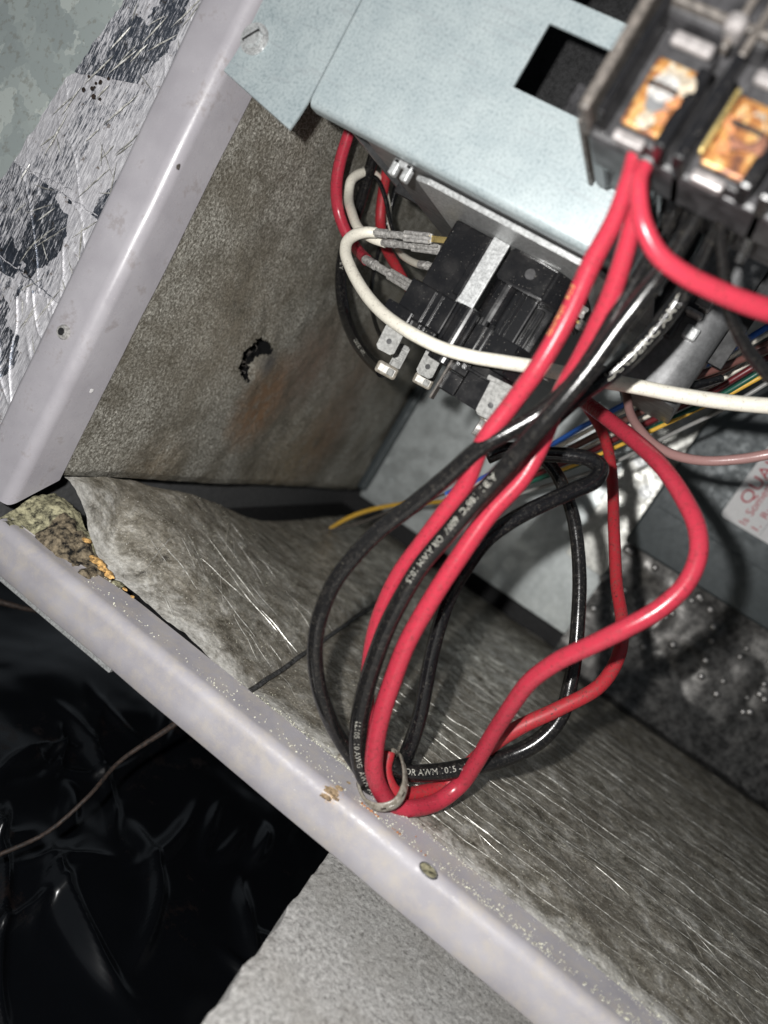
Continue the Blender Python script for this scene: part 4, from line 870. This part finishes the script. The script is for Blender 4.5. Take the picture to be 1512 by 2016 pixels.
wire('thin_wire', [(900, 965, 400, 6), (820, 990, 420, 6), (760, 1010, 440, 6), (690, 1035, 455, 6), (640, 1045, 460, 5)], M['tan'], 'frayed tan thread under the yellow lead in the back corner', group=GL, n=8, step=2)
wire('brown_wire', [(1190, 735, 262, 14), (1215, 728, 262, 15), (1250, 742, 262, 16), (1305, 752, 262, 17), (1356, 744, 262, 17), (1407, 728, 262, 16), (1474, 702, 262, 15), (1560, 670, 262, 15)], M['brown'], 'short brown wire sagging above the white wire', n=12)
wire('brown_wire', [(1170, 722, 250, 17), (1215, 738, 250, 18), (1260, 752, 250, 19), (1310, 762, 250, 19), (1370, 758, 252, 18), (1420, 745, 256, 16)], M['blackw'], 'dark sleeve wire just beneath the sagging brown wire', n=12)
wire('rosy_brown_wire', [(1215, 735, 270, 17), (1232, 772, 265, 17), (1240, 812, 258, 18), (1260, 846, 250, 19), (1291, 877, 243, 19), (1332, 897, 237, 20), (1389, 907, 231, 20), (1457, 904, 226, 21), (1512, 895, 222, 22), (1600, 875, 218, 22)], M['pinkb'], 'shiny rosy brown wire curving under the white wire to the right edge')
wire('black_wire', [(1432, 330, 150, 22), (1424, 400, 153, 23), (1420, 460, 157, 24), (1424, 520, 161, 25), (1430, 575, 166, 26), (1440, 623, 170, 26), (1460, 667, 174, 27), (1486, 708, 177, 28), (1520, 745, 179, 28), (1600, 800, 182, 28)], M['blackd'], 'thin dusty black wire passing behind the bright red curve')
wire('black_wire', [(1440, 380, 160, 18), (1415, 440, 163, 20), (1397, 485, 166, 21), (1382, 518, 169, 22), (1362, 552, 172, 22), (1340, 600, 176, 22)], M['blackd'], 'short twisted black wire left of the thin dusty one')
wire('black_wire', [(1370, 350, 172, 38), (1340, 420, 172, 40), (1300, 490, 174, 40), (1262, 560, 177, 38), (1225, 620, 180, 36), (1180, 690, 184, 34), (1120, 770, 188, 32)], M['blackw'], 'thick black wire tucked against the two upper red wires')

# sticker on the inner panel, lettering turned along the cabinet's height
def on480(px, py): return onp(1, 479.4, px, py)
x0 = on480(1425, 980).x; z0 = on480(1425, 1030).z
lx0 = 45.2; lz0 = 10.2
stk = thing('warning_sticker', (lx0, 479.6, lz0), 'white sticker with red print on the dark inner panel', 'sticker')
b = bmesh.new(); pts = arc((lx0 + 3, lz0 + 3), 3, 180, 270, 6) + arc((lx0 + 85, lz0 + 3), 3, 270, 360, 6) + arc((lx0 + 85, lz0 + 120), 3, 0, 90, 6) + arc((lx0 + 3, lz0 + 120), 3, 90, 180, 6)
prism(b, pts, 1, 479.35, 479.75); ob('paper', b, M['sticker'], stk)
def stext(txt, size, xoff, zoff, m, sx=1.0):
    V, F = text_mesh(txt, size); V = [Vector((lx0 + xoff - v.y, 479.2, lz0 + zoff + v.x * sx)) for v in V]
    return ob('lettering', (V, F), m, stk)
stext('QUALITY', 9.6, 9.6, 12.5, M['redink'], 1.16); stext('Is Something', 6.4, 14.6, 1.8, M['redink'], 1.1); stext('1.  Run', 6.2, 21.8, 1.6, M['redink'], 1.15)
b = bmesh.new(); bx(b, lx0 + 23.6, lx0 + 23.9, 479.0, 479.3, lz0 + 1.5, lz0 + 110, 0); ob('rule_line', b, M['greyink'], stk)

# ================================================================== CRUMBS on the rail and foil edge
def crumbs(name, pos, m, label, cat, rmin, rmax):
    V = []; F = []
    for p in pos:
        r = random.uniform(rmin, rmax); o = len(V)
        vs = [Vector((random.gauss(0, 1), random.gauss(0, 1), random.gauss(0, 1))).normalized() * r * random.uniform(.6, 1.2) for _ in range(4)]
        d = [Vector((1, 0, -.4)), Vector((-.6, .9, -.4)), Vector((-.6, -.9, -.4)), Vector((0, 0, .9))]
        V += [Vector(p) + (d[i] * .8 * r + vs[i] * .35) for i in range(4)]; F += [(o, o + 1, o + 3), (o + 1, o + 2, o + 3), (o + 2, o, o + 3), (o, o + 2, o + 1)]
    ob(name, (V, F), m, label=label, kind='stuff')
P = []
for _ in range(4200):
    x = random.uniform(-130, 170); dens = .25 + .75 * sst(-60, 40, x) ; 
    if random.random() > dens * (.35 + 1.3 * max(0, noise.noise(Vector((x * .06, 1, 2))) + .3)): continue
    q = random.random()
    y = (214 - abs(random.gauss(0, .55))) if q < .5 else (203.2 + abs(random.gauss(0, 2.0)) if q < .85 else random.uniform(203, 214)); P.append((x, y, -117.4 if y > 203 else -118))
crumbs('crumbs', P, M['crumb'], 'pale crumbs of debris scattered along the bottom rail', 'debris', .12, .42)
P = [(random.uniform(-70, 170), 214.6 + abs(random.gauss(0, 1.8)), 0) for _ in range(1500)]; P = [(x, y, hf(x, y) + .15) for x, y, _ in P]
crumbs('crumbs', P, M['crumb'], 'pale grit along the edge of the foil', 'debris', .12, .34)
P = [(random.uniform(-150, 230), 216 + 180 * random.random() ** 1.3, 0) for _ in range(5200)]; P = [(x, y, hf(x, y) + .06) for x, y, _ in P]
crumbs('grit', P, M['crumb'], 'fine grit sprinkled over the dirty foil', 'debris', .07, .2)
P = [tuple(onp(2, -117.3, 700 + random.gauss(0, 14), 1632 + random.gauss(0, 8))) for _ in range(22)] + [tuple(onp(2, -117.3, 742 + random.gauss(0, 60), 1680 + random.gauss(0, 50))) for _ in range(8)]
P = [(p[0], min(213, max(204, p[1])), p[2]) for p in P]
crumbs('rust_flakes', P, M['rustc'], 'rust flakes on the rail below the cable tie', 'debris', .2, .6)
